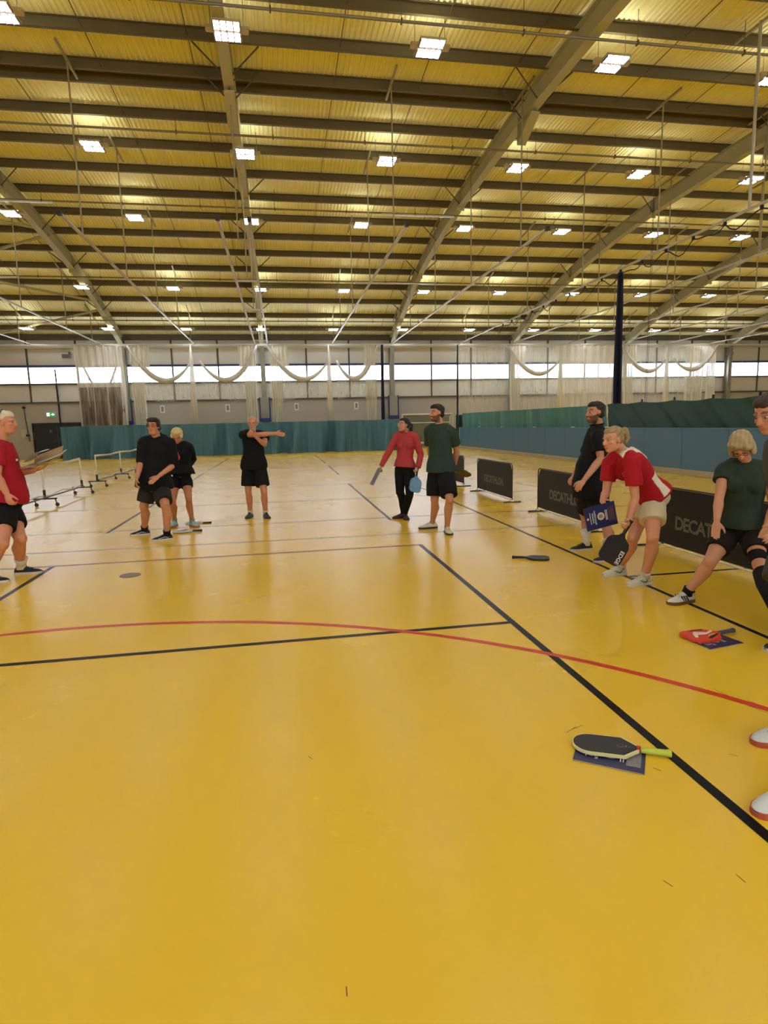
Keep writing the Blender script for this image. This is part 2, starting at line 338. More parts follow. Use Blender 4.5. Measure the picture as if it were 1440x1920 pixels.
# luminaires -------------------------------------------------------
LED = mat('led_cell', (232, 238, 255), 0.5, emit=LAMP); FILL_UP = mat('ceiling_fill_glow', (250, 250, 220), 0.5, emit=LAMP*1.0); CASE = mat('luminaire_case', (190, 172, 128), 0.5); LOUV = mat('louvre_mirror', (110, 100, 130), 0.4)
def luminaire():
    t = empty('ceiling_light'); c = MB()
    c.bevbox((0, 0, 0.05), (0.86, 0.16, 0.07), 0.02); c.box((0, 0, 0.035), (0.56, 0.64, 0.05)); c.build('housing', CASE, t)
    cell = MB(); lv = MB()
    for sy in (-1, 1):
        for i in range(4): cell.box((-0.197+0.1313*i, sy*0.178, 0.004), (0.102, 0.245, 0.008))
        for i in range(5): lv.box((-0.2626+0.1313*i, sy*0.178, -0.006), (0.02, 0.27, 0.03))
    MB().box((0, 0, 0.093), (0.5, 0.12, 0.006)).build('ceiling_fill_panel', FILL_UP, t); cell.build('led_panel', LED, t); lv.build('louvre', LOUV, t)  # the upward glowing panel is added to brighten the roof lining
    for sx in (-0.33, 0.33): MB().tube([(sx, 0, 0.08), (sx, 0, 0.62)], 0.006, 4).build('hanger', STEEL_D, t)
    return t
proto = luminaire(); first = True
rows = [(-3.0, S(-3)-0.1, 4.12), (2.5, S(2.5)-0.1, 4.12), (8.2, S(8.2)-0.1, 4.12), (13.65, 9.47, 4.24), (19.08, 9.42, 4.2), (24.03, 9.13, 4.14), (30.4, 8.06, 4.03), (34.5, 6.84, 3.98)]
names = ['row behind the camera', 'row overhead', 'second row overhead', 'row nearest the camera', 'second row of lights', 'third row of lights', 'fourth row of lights', 'row nearest the far wall']
cols = 'left end,third bay left,second bay left,first bay left,central rafter,first right,second right,third right,fourth right,fifth right,sixth right'.split(',')
for ri, (y, z, sp) in enumerate(rows):
    for i in range(-3, 8):
        if ri == 3 and i > 4: pass
        o = proto if first else copy_tree(proto); first = False
        x0 = {3: -0.66, 4: -0.6, 5: -0.66, 6: -0.58, 7: -0.73}.get(ri, -0.66)
        o.location = (x0+sp*i, y, z); g = {3: 'in the row nearest the camera', 4: 'in the row just beyond the ridge', 5: 'in the third row from the camera', 6: 'in the fourth row from the camera', 7: 'in the row by the far wall'}.get(ri, 'in the rows over the camera')
        k = i+4; nth = ['zeroth','first','second','third','fourth','fifth','sixth','seventh','eighth','ninth','tenth','eleventh'][k]
        tag(o, 'bright louvred ceiling light %s, %s from the left' % (g, nth), 'ceiling light', 'louvred ceiling lights ' + g)
        if ri < 3: o['label'] = 'bright louvred ceiling light over the camera, %s, %s from the left' % (names[ri], nth); o['group'] = 'louvred ceiling lights over the camera'
# longitudinal curtain rails --------------------------------------
RAIL = mat('rail_steel', (184, 178, 156), 0.35, metal=0.3); ROD = mat('rod_steel', (150, 140, 104), 0.5)
RAILS = [(-12.9, 4.0, 'far left'), (-9.4, 8.0, 'left'), (-4.47, 14.65, ''), (-0.8, 14.65, 'double'), (3.22, 14.65, ''), (6.75, 14.6, ''), (10.87, 2.0, ''), (14.2, 2.0, ''), (17.9, 2.0, ''), (21.2, 2.0, ''), (24.6, 2.0, ''), (27.8, 2.0, '')]
RZ = 6.2
nthn = ['first','second','third','fourth','fifth','sixth','seventh','eighth','ninth','tenth','eleventh','twelfth','thirteenth']
for k, (x, y0, _) in enumerate(RAILS):
    o = MB()
    for dx in ((-0.35, 0.35) if _ == 'double' else (0,)): o.box((x+dx, (y0+35.3)/2, RZ), (0.07, 35.3-y0, 0.05))
    o = o.build('curtain_rail', RAIL)
    tag(o, 'long white curtain rail running toward the far wall, %s of twelve from the left' % nthn[k], 'rail', 'curtain rails hung below the roof')
    for dx in ((-0.35, 0.35) if _ == 'double' else (0,)):
        if y0 > 10: MB().box((x+dx, y0-0.04, RZ), (0.09, 0.1, 0.09)).build('end_stop', mat('end_black', (30, 28, 26), 0.6), o)
    for y in (6.0, 11.0, 12.8, 16.2, 20.5, 25.3, 30.2, 34.0):
        if y < y0 or (y == 12.8 and x < 8): continue
        rx = x
        MB().tube([(rx, y, RZ), (rx, y, S(y)+0.55)], 0.02 if x < 10 or y != 12.8 else 0.035, 6).build('hanger_rod', ROD if not (x > 10 and y == 12.8 and x < 11) else RAIL, o)
        MB().box((rx, y, S(y)+0.5), (0.05, 1.5, 0.05), Matrix.Rotation(math.atan(S(y+.5)-S(y-.5)), 3, 'X')).build('hanger_bar', ROD, o)
    if k == 3:
        for y in (20.5, 25.3, 34.0): MB().box((-0.8, y, RZ), (0.7, 0.08, 0.05)).build('spreader', RAIL, o)
lr2 = MB().box(((HX0+HX1)/2, 35.75, RZ-0.05), (HX1-HX0, 0.06, 0.06)).build('curtain_rail', RAIL); tag(lr2, 'second cross rail behind the first, carrying the sheer nets along the far wall', 'rail', 'curtain rails hung below the roof')
lr = MB().box(((HX0+HX1)/2, 35.3, RZ-0.05), (HX1-HX0, 0.06, 0.06)).build('curtain_rail', RAIL); tag(lr, 'long cross rail carrying the white nets along the far wall', 'rail', 'curtain rails hung below the roof')
# ================================================================ FURNISHINGS OF THE HALL
NET_W = veil_mat('net_white', (226, 222, 206), 0.27, 0.16, 5); NET_W2 = veil_mat('net_white_dense', (226, 220, 200), 0.84, 0.16, 9); NET_N = veil_mat('net_navy', (30, 34, 70), 0.25, 0.2, 8)
ROLL_M = mat('net_roll', (206, 200, 184), 0.9, bump=0.6, bscale=60, var=0.1, vscale=8); NAVY_CORD = mat('navy_cord', (24, 28, 48), 0.8); BROWN_NET = veil_mat('net_brown', (132, 108, 76), 0.66, 0.3, 7)
def veil(name, m, parent, x0, x1, ztop, zbot, y, pleats, amp, nu=60, nv=10, seed=0):
    r = random.Random(seed); ph = r.random()*6
    def fn(u, v):
        x = x0+(x1-x0)*u; zt = ztop(u) if callable(ztop) else ztop; zb = zbot(u) if callable(zbot) else zbot
        z = zt+(zb-zt)*v; k = amp*(0.6+0.8*v)
        return (x+0.02*math.sin(9*u+5*v+ph), y+k*math.sin(2*math.pi*pleats*u+ph+0.8*math.sin(3*v+ph))+0.3*k*math.sin(2*math.pi*pleats*2.3*u), z)
    return uvgrid(name, fn, nu, nv, m, parent, abs(x1-x0)*1.5, 4.5)
def swag_net(xa, xb, flip, label, y=35.3, seed=0, zlow=4.22, far=1.0):
    # xa: side where the net still hangs from the cross rail; xb: side where it is knotted at a rail end
    t = empty('net_curtain', ((xa+xb)/2, y, 0), 0, label, 'net curtain', 'white nets looped up along the far wall'); ox = (xa+xb)/2
    A = Vector((xa-ox, 0, 6.1)); B = Vector((xb-ox, 0, 5.25)); pts = []
    for i in range(21):
        s = i/20; x = A.x+(B.x-A.x)*s
        sag = 4*s*(1-s); z = A.z+(B.z-A.z)*s - sag*((A.z+B.z)/2-zlow) ; pts.append((x, 0.03*math.sin(9*s), z))
    MB().tube(pts, [0.06+0.09*math.sin(math.pi*min(1, i/20*1.1)) for i in range(21)], 8).build('rolled_swag', ROLL_M, t, True)
    def zs(u):
        i = u*20; k = min(19, int(i)); f = i-k; return pts[k][2]*(1-f)+pts[k+1][2]*f
    w = abs(xb-xa)
    # veil left hanging below the roll
    veil('veil', NET_W, t, A.x, B.x, zs, lambda u: 3.15+0.15*math.sin(7*u+seed), 0.12, 9, 0.06, seed=seed)
    veil('upper_veil', NET_W2, t, A.x, A.x+(B.x-A.x)*0.33, 6.14, zs_low(zs, 0.33), 0.05, 5, 0.05, nu=30, seed=seed+1)
    # tails
    dx = 0.75*(1 if B.x > A.x else -1)
    veil('outer_tail', NET_W2, t, A.x+dx*0.15, A.x+dx, lambda u: 5.7-0.8*u, 1.75, -0.05, 6, 0.07, nu=36, seed=seed+2)
    if not flip: MB().tube([(B.x, 0, 6.13), (B.x, 0, 5.7), (B.x, 0, 5.3), (B.x, 0, 5.0), (B.x, 0, 3.5), (B.x-0.04*(1 if B.x > A.x else -1), 0, 1.8)], [0.03, 0.07, 0.12, 0.1, 0.16, 0.2], 10).build('gathered_tail', NET_W2, t, True)
    for o in t.children:
        if o.name.startswith('gathered_tail'):
            ul = o.data.uv_layers.new(name='UVMap')
            for lp in o.data.loops: co = o.data.vertices[lp.vertex_index].co; ul.data[lp.index].uv = (co.x*2+co.y*2, co.z)
    return t
def zs_low(zs, f): return lambda u: zs(u*f)
swag_net(-8.0, -4.68, 0, 'white net looped up over the gap right of the left bunched net', seed=1)
swag_net(-1.05, -4.22, 1, 'white net looped up over the gap left of the central column', seed=2)
swag_net(-0.45, 3.0, 0, 'white net looped up just right of the central column', seed=3)
swag_net(5.85, 3.44, 1, 'white net looped up above the woman in the red pullover', seed=4)
swag_net(14.0, 17.4, 0, 'white net looped up above the man in the black top at right', seed=5, zlow=4.4)
swag_net(21.6, 24.7, 0, 'white net looped up to a big knot right of the navy net bundle', seed=6, zlow=4.5)
swag_net(28.3, 25.2, 1, 'white net looped up at the far right, beside the big knot', seed=7, zlow=4.6)
def flat_net(x0, x1, ztop, zbot, label, m, pleats, amp, y=35.75, seed=0, nu=90):
    t = empty('net_curtain', ((x0+x1)/2, y, 0), 0, label, 'net curtain', 'white nets hanging along the far wall')
    veil('veil', m, t, -(x1-x0)/2, (x1-x0)/2, ztop, zbot, 0, pleats, amp, nu=nu, nv=14, seed=seed); return t
# left bunch: open above, gathered to a V over the window, brownish folds below
tl = flat_net(-10.9, -8.4, 6.14, 1.8, 'white and brown net bunched above the left end of the teal curtain', NET_W2, 7, 0.14, seed=11)
MB().tube([(-1.15+2.3*i/16, 0.1, 5.9-2.2*math.sin(math.pi*i/16)) for i in range(17)], 0.05, 6).build('rolled_swag', ROLL_M, tl, True)
veil('lower_folds', BROWN_NET, tl, -1.1, 1.15, 3.9, 1.8, -0.15, 9, 0.12, seed=12)
flat_net(10.9, 14.0, 6.14, 1.6, 'sheer white net hanging over the wall right of the goal', NET_W, 4, 0.05, seed=13)
flat_net(17.5, 21.4, 6.14, 1.6, 'sheer white net with folds behind the navy net bundle', NET_W2, 8, 0.1, seed=14)
flat_net(14.0, 17.5, 6.14, 1.6, 'sheer white net behind the head of the man in the black top', NET_W, 4, 0.05  , seed=15)
wn = flat_net(21.65, 28.6, 6.14, 1.6, 'sheer white net spread wide behind the fair-haired woman at right', NET_W, 9, 0.07  , seed=16)
veil('gathered_fold', NET_W2, wn, 1.2, 2.5, 6.1, 1.6, -0.1, 6, 0.08, seed=17)
# navy net bundles
def bundle(x, y, z0, z1, n, r, label, spread=0.2):
    t = empty('net_bundle', (x, y, 0), 0, label, 'net bundle', 'gathered navy nets'); rr = random.Random(int(x*10))
    for i in range(n):
        a = rr.random()*6.28; q = spread*rr.random()
        pts = [(q*math.cos(a)*(0.5+0.7*s/6)+0.02*rr.random(), q*math.sin(a)*(0.5+0.7*s/6), z1+(z0-z1)*s/6) for s in range(7)]
        MB().tube(pts, r*(0.6+0.8*rr.random()), 5).build('net_fold', NAVY_CORD, t)
    return t
b = bundle(11.0, 18.3, 0.05, 6.15, 12, 0.028, 'dark navy net gathered into a tall bundle hanging from the roof rail', 0.16)
veil('veil', NET_N, b, -0.05, 0.05, 6.1, 0.6, 0, 3, 0.12, nu=40, seed=3)
hk = MB()
def headr(u): return 6.1-0.16*abs(math.sin(math.pi*u*24))
hp = [(0, -7.0+18*i/96, 6.1-0.3*abs(math.sin(math.pi*i/96*16))*(0.6+0.4*math.sin(i*0.7))) for i in range(97)]
hc_ = empty('net_header', (10.87, 18.3, 0), 0, 'scalloped dark header cord and runners along the rail that carries the navy net', 'net header')
MB().tube(hp, 0.016, 4).build('header_cord', NAVY_CORD, hc_)
for i in range(17): MB().box((0, -7.0+18*i/16, 6.12), (0.05, 0.06, 0.09)).build('rail_runner', NAVY_CORD, hc_)
bundle(12.3, 18.6, 0.02, 10.0, 2, 0.008, 'thin dark net cords hanging right of the main navy bundle', 0.12)
bundle(6.15, 35.3, 1.7, 6.14, 7, 0.04, 'narrow navy net bundle hanging above the right end of the teal curtain', 0.16)
bundle(10.75, 35.3, 1.2, 6.14, 5, 0.035, 'narrow dark net bundle hanging left of the rink boards', 0.12)
bundle(-12.35, 36.95, 1.95, 5.0, 3, 0.035, 'slim navy strap hanging on the wall above the dark door', 0.05)
bundle(-8.95, 36.93, 1.75, 3.3, 2, 0.03, 'short dark strap hanging beside the left bunched net', 0.03)
# teal dividing curtain ------------------------------------------------
TEAL = mat('curtain_teal', (76, 120, 138), 0.75, var=0.12, vscale=2.5, bump=0.3, bscale=20); TEAL2 = mat('curtain_teal_green', (84, 134, 132), 0.75, var=0.12, vscale=2); DGREEN = mat('curtain_dark_green', (36, 74, 70), 0.6, var=0.1, vscale=2)
fr_ = random.Random(5)
FREQ = [(fr_.uniform(1.2, 7.5), fr_.random()*6.28, fr_.uniform(0.04, 0.1)) for _ in range(7)]
def foldf(s): return sum(a*math.sin(f*s+p) for f, p, a in FREQ)
def teal_fn(u, v):
    x = -11.35+18.3*u; s = x*1.0
    f = foldf(s+0.25*v)*(0.5+0.9*v) + 0.07*math.sin(11*s+1.5*math.sin(2.3*s))*(1-0.4*v) + 0.045*abs(math.sin(9.5*s+2.1*math.sin(1.7*s)))
    return (x+0.05*math.sin(6*x)*v, 34.0+f+0.1*math.sin(0.7*x), 1.78-0.015*abs(math.sin(2.1*x))-(1.76)*v)
tc_ = uvgrid('division_curtain', teal_fn, 620, 10, TEAL); tag(tc_, 'long teal dividing curtain drawn across the far end of the hall', 'curtain')
def side_fn(y0, y1, zt0, zt1, amp, sc, sl):
    def fn(u, v):
        y = y0+(y1-y0)*u; z = (zt0+(zt1-zt0)*u)-sc*abs(math.sin(math.pi*y/1.5))-v*(0.95)
        s = y*1.3+sl*v
        return (10.78+amp*(math.sin(3.1*s)+0.6*math.sin(7.3*s+1)+0.4*math.sin(1.3*s+2)), y, z)
    return fn
c1 = uvgrid('division_curtain', side_fn(34.2, 18.45, 2.05, 1.98, 0.09, 0.01, 0.15), 500, 8, TEAL2); tag(c1, 'pale teal green curtain hanging above the far half of the rink boards', 'curtain')
c2 = uvgrid('division_curtain', side_fn(18.4, 4.5, 2.02, 1.88, 0.035, 0.04, 1.5), 420, 10, DGREEN); tag(c2, 'dark green curtain sagging in slanted folds above the near half of the rink boards', 'curtain')
for i in range(9):
    MB().box((10.78, 18.0-1.5*i+0.25*0, 2.04-0.01*i), (0.03, 0.05, 0.09)).build('curtain_hook', NAVY_CORD, c2)
c3 = uvgrid('division_curtain', lambda u, v: (10.35+0.55*u, 34.35+0.07*math.sin(19*u), 1.95-1.93*v), 40, 6, DGREEN); tag(c3, 'narrow dark green curtain end hanging between the goal and the rink boards', 'curtain')
# rink boards ------------------------------------------------------------
BLUE = mat('board_blue', (76, 116, 148), 0.45, var=0.04, vscale=1.0); KICK = mat('kick_plate', (176, 164, 130), 0.5, var=0.08, vscale=2); WHT = mat('white_paint', (226, 224, 214), 0.4)
rb = empty('rink_boards', (10.5, 20, 0), 0, 'long blue rink boards with beige kick plate along the right side', 'rink boards')
y = 5.9; k = 0
me_b = MB().box((0, 0, 0.685), (0.07, 1.638, 1.06)).mesh('board_panel', BLUE); me_k = MB().box((-0.006, 0, 0.078), (0.082, 1.642, 0.15)).mesh('kick_plate', KICK)
y = 4.28+1.65/2
while y < 34.0:
    inst('board_panel', me_b, rb, (0, y-20, 0)); inst('kick_plate', me_k, rb, (0, y-20, 0)); y += 1.65
y_end = y-1.65/2
MB().box((0, (4.28+y_end)/2-20, 1.225), (0.09, y_end-4.28, 0.02)).build('top_rail', mat('rail_blue', (96, 128, 150), 0.4), rb)
MB().box((0, y_end-20+0.03, 0.6), (0.09, 0.05, 1.25)).build('end_post', WHT, rb)
for yy in (30.5, 27.2, 23.5, 20.2, 17.9): MB().box((-0.02, yy-20, 1.25), (0.07, 0.16, 0.03)).build('curtain_clip', WHT, rb)
# goal ---------------------------------------------------------------
g = empty('goal', (8.95, 35.7, 0), 0, 'white framed goal standing against the far wall right of the teal curtain', 'goal')
for sx in (-1, 1): MB().box((sx*1.58, 0, 1.04), (0.08, 0.08, 2.08)).build('post', WHT, g)
MB().box((0, 0, 2.06), (3.24, 0.08, 0.08)).build('crossbar', WHT, g); MB().box((0, 0.8, 0.3), (3.1, 0.09, 0.14)).build('ground_bar', WHT, g)
for sx in (-1, 1): MB().tube([(sx*1.56, 0, 2.02), (sx*1.56, 0.5, 1.9), (sx*1.56, 0.84, 0.06)], 0.02, 6).build('stay', WHT, g)
GN = net_mat('goal_net', (120, 130, 104), 0.4, 12)
uvgrid('net', lambda u, v: (-1.56+3.12*u, (0.5*v/0.3 if v < 0.3 else 0.5+0.34*(v-0.3)/0.7)+0.04*math.sin(9*u), (2.02-0.12*v/0.3 if v < 0.3 else 1.9-1.84*(v-0.3)/0.7)), 24, 14, GN, g, 3.1, 2.5)
MB().box((0.0, 0.35, 1.55), (3.0, 0.02, 0.05)).build('net_bar', WHT, g)
# pads and frames on the columns, number plates -----------------------
PAD = mat('pad_blue', (28, 56, 128), 0.6)
for i, cx in enumerate((-8.58, -0.8, 6.98)):
    t = empty('column_pad', (cx, 36.35, 0), 0, ['blue based column frame beside the left bunched net', 'navy edged column frame with blue base above the man stretching his arm', 'navy edged column frame with blue base above the right end of the teal curtain'][i], 'column pad', 'pads fixed to the columns')
    MB().box((0, 0, 2.55), (0.5, 0.05, 1.35)).build('panel', mat('pad_grey', (150, 144, 128), 0.7), t)
    for sx in (-0.29, 0.29): MB().box((sx, 0, 2.55), (0.07, 0.08, 1.4)).build('side_frame', NAVYF, t)
    MB().box((0, -0.02, 1.93), (0.68, 0.12, 0.2)).build('base_pad', PAD, t)
    MB().box((0, 0.1, 0.93), (0.5, 0.12, 1.85)).build('lower_pad', mat('pad_grey'  , (150, 144, 128), 0.7), t)
for i, x in enumerate((-6.72, -2.99, 1.08, 4.75)):
    t = empty('number_plate', (x, 36.98, 2.69), 0, 'small white framed plate on the far wall, %s of four from the left' % ['first', 'second', 'third', 'fourth'][i], 'plate', 'framed plates on the far wall')
    MB().box((0, 0, 0), (0.26, 0.015, 0.44)).build('frame', WHT, t); MB().box((0, -0.01, 0), (0.13, 0.01, 0.28)).build('panel', mat('plate_grey', (140, 130, 112), 0.7), t)
# door, exit sign, wall fittings ------------------------------------------
dr = empty('door_1', (-12.55, 36.97, 0), kind='structure'); DK = mat('door_dark', (26, 27, 30), 0.45)
for sx in (-0.62, 0.62): MB().box((sx, -0.02, 0.98), (1.2, 0.05, 1.94)).build('door_leaf', DK, dr)
MB().box((0, -0.03, 1.99), (2.6, 0.09, 0.07)).build('door_frame', mat('frame_black', (18, 18, 20), 0.5), dr)
for sx in (-1.27, 1.27): MB().box((sx, -0.03, 0.98), (0.06, 0.09, 1.98)).build('door_frame', mat('frame_black', (18, 18, 20), 0.5), dr)
MB().box((-0.35, -0.05, 1.55), (0.1, 0.01, 0.16)).build('door_notice', mat('notice_blue', (60, 90, 140), 0.5), dr)
for sx in (-0.1, 0.1): MB().tube([(sx, -0.1, 0.9), (sx, -0.1, 1.15)], 0.015, 6).build('door_handle', STEEL, dr)
ex = empty('exit_sign', (-12.8, 36.9, 2.5), 0, 'small lit green and white emergency exit sign above the dark door', 'exit sign')
MB().box((0, 0.03, 0), (0.5, 0.06, 0.26)).build('housing', WHT, ex)
MB().box((0, -0.005, 0), (0.46, 0.01, 0.22)).build('face', mat('exit_green', (24, 150, 90), 0.5, emit=0.7), ex)
EW = mat('exit_white', (235, 255, 245), 0.5, emit=2.0)
MB().box((-0.12, -0.012, 0), (0.14, 0.006, 0.17)).build('doorway_symbol', EW, ex)
rm = MB(); rm.ell((-0.1, -0.018, 0.055), (0.018, 0.004, 0.018), n=8, m=6)
for a, b_ in (((-0.1, 0.035), (-0.12, -0.01)), ((-0.12, -0.01), (-0.09, -0.04)), ((-0.09, -0.04), (-0.1, -0.08)), ((-0.12, -0.01), (-0.15, -0.05)), ((-0.1, 0.03), (-0.06, 0.01))): rm.tube([(a[0], -0.018, a[1]), (b_[0], -0.018, b_[1])], 0.009, 4)
rm.build('running_figure', mat('exit_green', (24, 150, 90), 0.5), ex)
MB().prism([(0.2, 0.0), (0.12, 0.07), (0.12, 0.025), (0.04, 0.025), (0.04, -0.025), (0.12, -0.025), (0.12, -0.07)], 0, 0.006, Matrix.Translation((0, -0.012, 0)) @ Matrix.Rotation(math.pi/2, 4, 'X')).build('arrow', EW, ex)
cb = empty('wall_conduit', (-14.15, 36.9, 0), 0, 'thin dark conduit with small boxes on the wall left of the door', 'conduit')
MB().tube([(0, 0, 2.85), (0.02, 0, 2.2), (0.12, 0, 1.0)], 0.025, 6).build('conduit', STEEL_D, cb); MB().box((0, -0.03, 2.9), (0.14, 0.1, 0.12)).build('junction_box', DK, cb); MB().box((0.06, -0.03, 1.35), (0.17, 0.1, 0.12)).build('junction_box', DK, cb)
nb = empty('wall_notice', (-13.8, 36.95, 1.3), 0, 'pale notice on the wall just left of the dark door', 'notice'); MB().box((0, 0, 0), (0.28, 0.02, 0.4)).build('sheet', mat('notice_cream', (196, 186, 160), 0.7), nb)
nb = empty('wall_notice', (-14.3, 36.95, 1.45), 0, 'pale notice on the wall beside the conduit, left of the other notice', 'notice'); MB().box((0, 0, 0), (0.3, 0.02, 0.45)).build('sheet', mat('notice_cream', (196, 186, 160), 0.7), nb)
# flood box lamps above wall nets
for i, x in enumerate((-11.6, 18.4, 30.4)):
    t = empty('wall_speaker', (x, 36.75, 5.7), 0, ['small dark speaker on the wall above the left bunched net', 'small grey speaker high on the wall behind the right looped net', 'small grey speaker high on the wall at the far right'][i], 'speaker')
    MB().bevbox((0, 0, 0), (0.42, 0.25, 0.22), 0.03).build('case', mat('case_grey', (110, 104, 92), 0.6), t); MB().box((0.12, 0.15, 0.1), (0.05, 0.2, 0.3)).build('bracket', STEEL_D, t)
# ---------------------------------------------------------------- wheeled net posts on the left
BLK = mat('black_steel', (26, 25, 24), 0.4); TAPE = mat('net_tape', (228, 224, 206), 0.6); NETG = veil_mat('net_court', (84, 78, 60), 0.12, 0.03, 5); WHEEL = mat('caster_rubber', (30, 28, 26), 0.6)
def caster(parent, x, y):
    c = MB(); c.tube([(x, y, 0.16), (x, y, 0.12)], 0.012, 6); c.tube([(x-0.0, y, 0.12), (x+0.03, y, 0.04)], 0.012, 4)
    o = c.build('caster', BLK, parent); MB().tube([(x+0.03, y-0.014, 0.037), (x+0.03, y+0.014, 0.037)], 0.037, 12).build('wheel', WHEEL, o)
def court_net(x, ys_, label, ztop, beamz=0.19):
    t = empty('wheeled_net', (x, ys_[0], 0), 0, label, 'court net', 'wheeled court nets on the left')
    for yy in ys_:
        Y = yy-ys_[0]
        MB().tube([(0, Y, 0.16), (0, Y, ztop)], 0.02, 8).build('post', TAPE, t)
        s = MB(); s.box((0, Y, 0.16), (0.46, 0.03, 0.03)); s.tube([(0, Y, 0.15), (0, Y, 0.34)], 0.028, 8); s.build('foot_bar', BLK, t)
        for sx in (-0.2, 0.2): caster(t, sx, Y)
    MB().tube([(0.04, 0, beamz), (0.04, ys_[-1]-ys_[0], beamz)], 0.016, 6).build('base_beam', BLK, t)
    n = 24; L = ys_[-1]-ys_[0]
    uvgrid('tape', lambda u, v: (0.0, L*u, ztop-0.03*math.sin(math.pi*u*(len(ys_)-1))**2-0.055*v), 24, 1, TAPE, t)
    uvgrid('net', lambda u, v: (0.0, L*u, ztop-0.05-(ztop-0.05-0.22)*v), 30, 4, NETG, t, L, 0.6)
    MB().tube([(0, L*i/20, 0.22+0.02*math.sin(i)) for i in range(21)], 0.012, 4).build('bottom_cord', TAPE, t)
    return t
court_net(-4.83, [10.9, 13.13, 15.49], 'wheeled court net with white posts right behind the man in the red shirt', 0.88)
court_net(-4.97, [17.23, 19.75, 22.4], 'wheeled court net with white tape ending behind the man in the black hoodie', 0.88)
# ---------------------------------------------------------------- barriers with lettering
BARR = mat('barrier_fabric', (26, 25, 25), 0.7, bump=0.3, bscale=15); LET = mat('barrier_letters', (104, 100, 92), 0.7)
txt_dec = text_mesh('DECATHLON', 0.205, LET, 0.001, 0.006, 0.86)
def barrier(y_far, length, x, label, rz=0.0):
    # local +x runs toward the camera; front faces the players (-x world)
    t = empty('barrier', (x, y_far, 0), rz-math.pi/2, label, 'barrier', 'black sports barriers standing in a row')
    H_, r = 0.73, 0.07; L = length
    pts = [(0, 0, 0.03), (0, 0, H_-r)] + [(r-r*math.cos(a), 0, H_-r+r*math.sin(a)) for a in (0.4, 0.8, 1.2)] + [(r, 0, H_), (L-r, 0, H_)] + [(L-r+r*math.sin(a), 0, H_-r+r*math.cos(a)) for a in (0.4, 0.8, 1.2)] + [(L, 0, H_-r), (L, 0, 0.03)]
    MB().tube(pts, 0.010, 6).build('frame', BLK, t)
    c = 0.1; out = [(0.012, 0.075), (L-0.012, 0.075), (L-0.012, H_-0.02-c*1.3), (L-0.012-c*0.8, H_-0.012), (0.012+c*0.8, H_-0.012), (0.012, H_-0.02-c*1.3)]
    MB().prism(out, -0.003, 0.003, Matrix.Rotation(math.pi/2, 4, 'X')).build('banner', BARR, t)
    MB().tube([(0.02, 0, 0.052), (L-0.02, 0, 0.052)], 0.008, 6).build('bottom_tube', TAPE, t)
    for xx in (0, L):
        MB().box((xx, 0, 0.012), (0.025, 0.34, 0.02)).build('foot', BLK, t); MB().box((xx, 0, 0.035), (0.035, 0.06, 0.03)).build('foot_clip', WHT, t)
    o = bpy.data.objects.new('lettering', txt_dec); COL.objects.link(o); o.parent = t; o.location = (L*0.5, -0.006, 0.335); o.rotation_euler = (math.pi/2, 0, 0)
    return t
barrier(15.55, 2.0, 4.27, 'black banner barrier half hidden behind the man in the green tee')
barrier(12.49, 2.0, 4.25, 'black lettered banner barrier standing clear, right of the man in the green tee')
barrier(9.29, 2.0, 4.22, 'black lettered banner barrier behind the legs of the man in the black top')
barrier(6.36, 2.0, 4.34, 'black lettered banner barrier behind the woman in the red and white shirt')
barrier(4.3, 2.0, 4.36, 'black banner barrier nearest the camera, cut by the right edge')
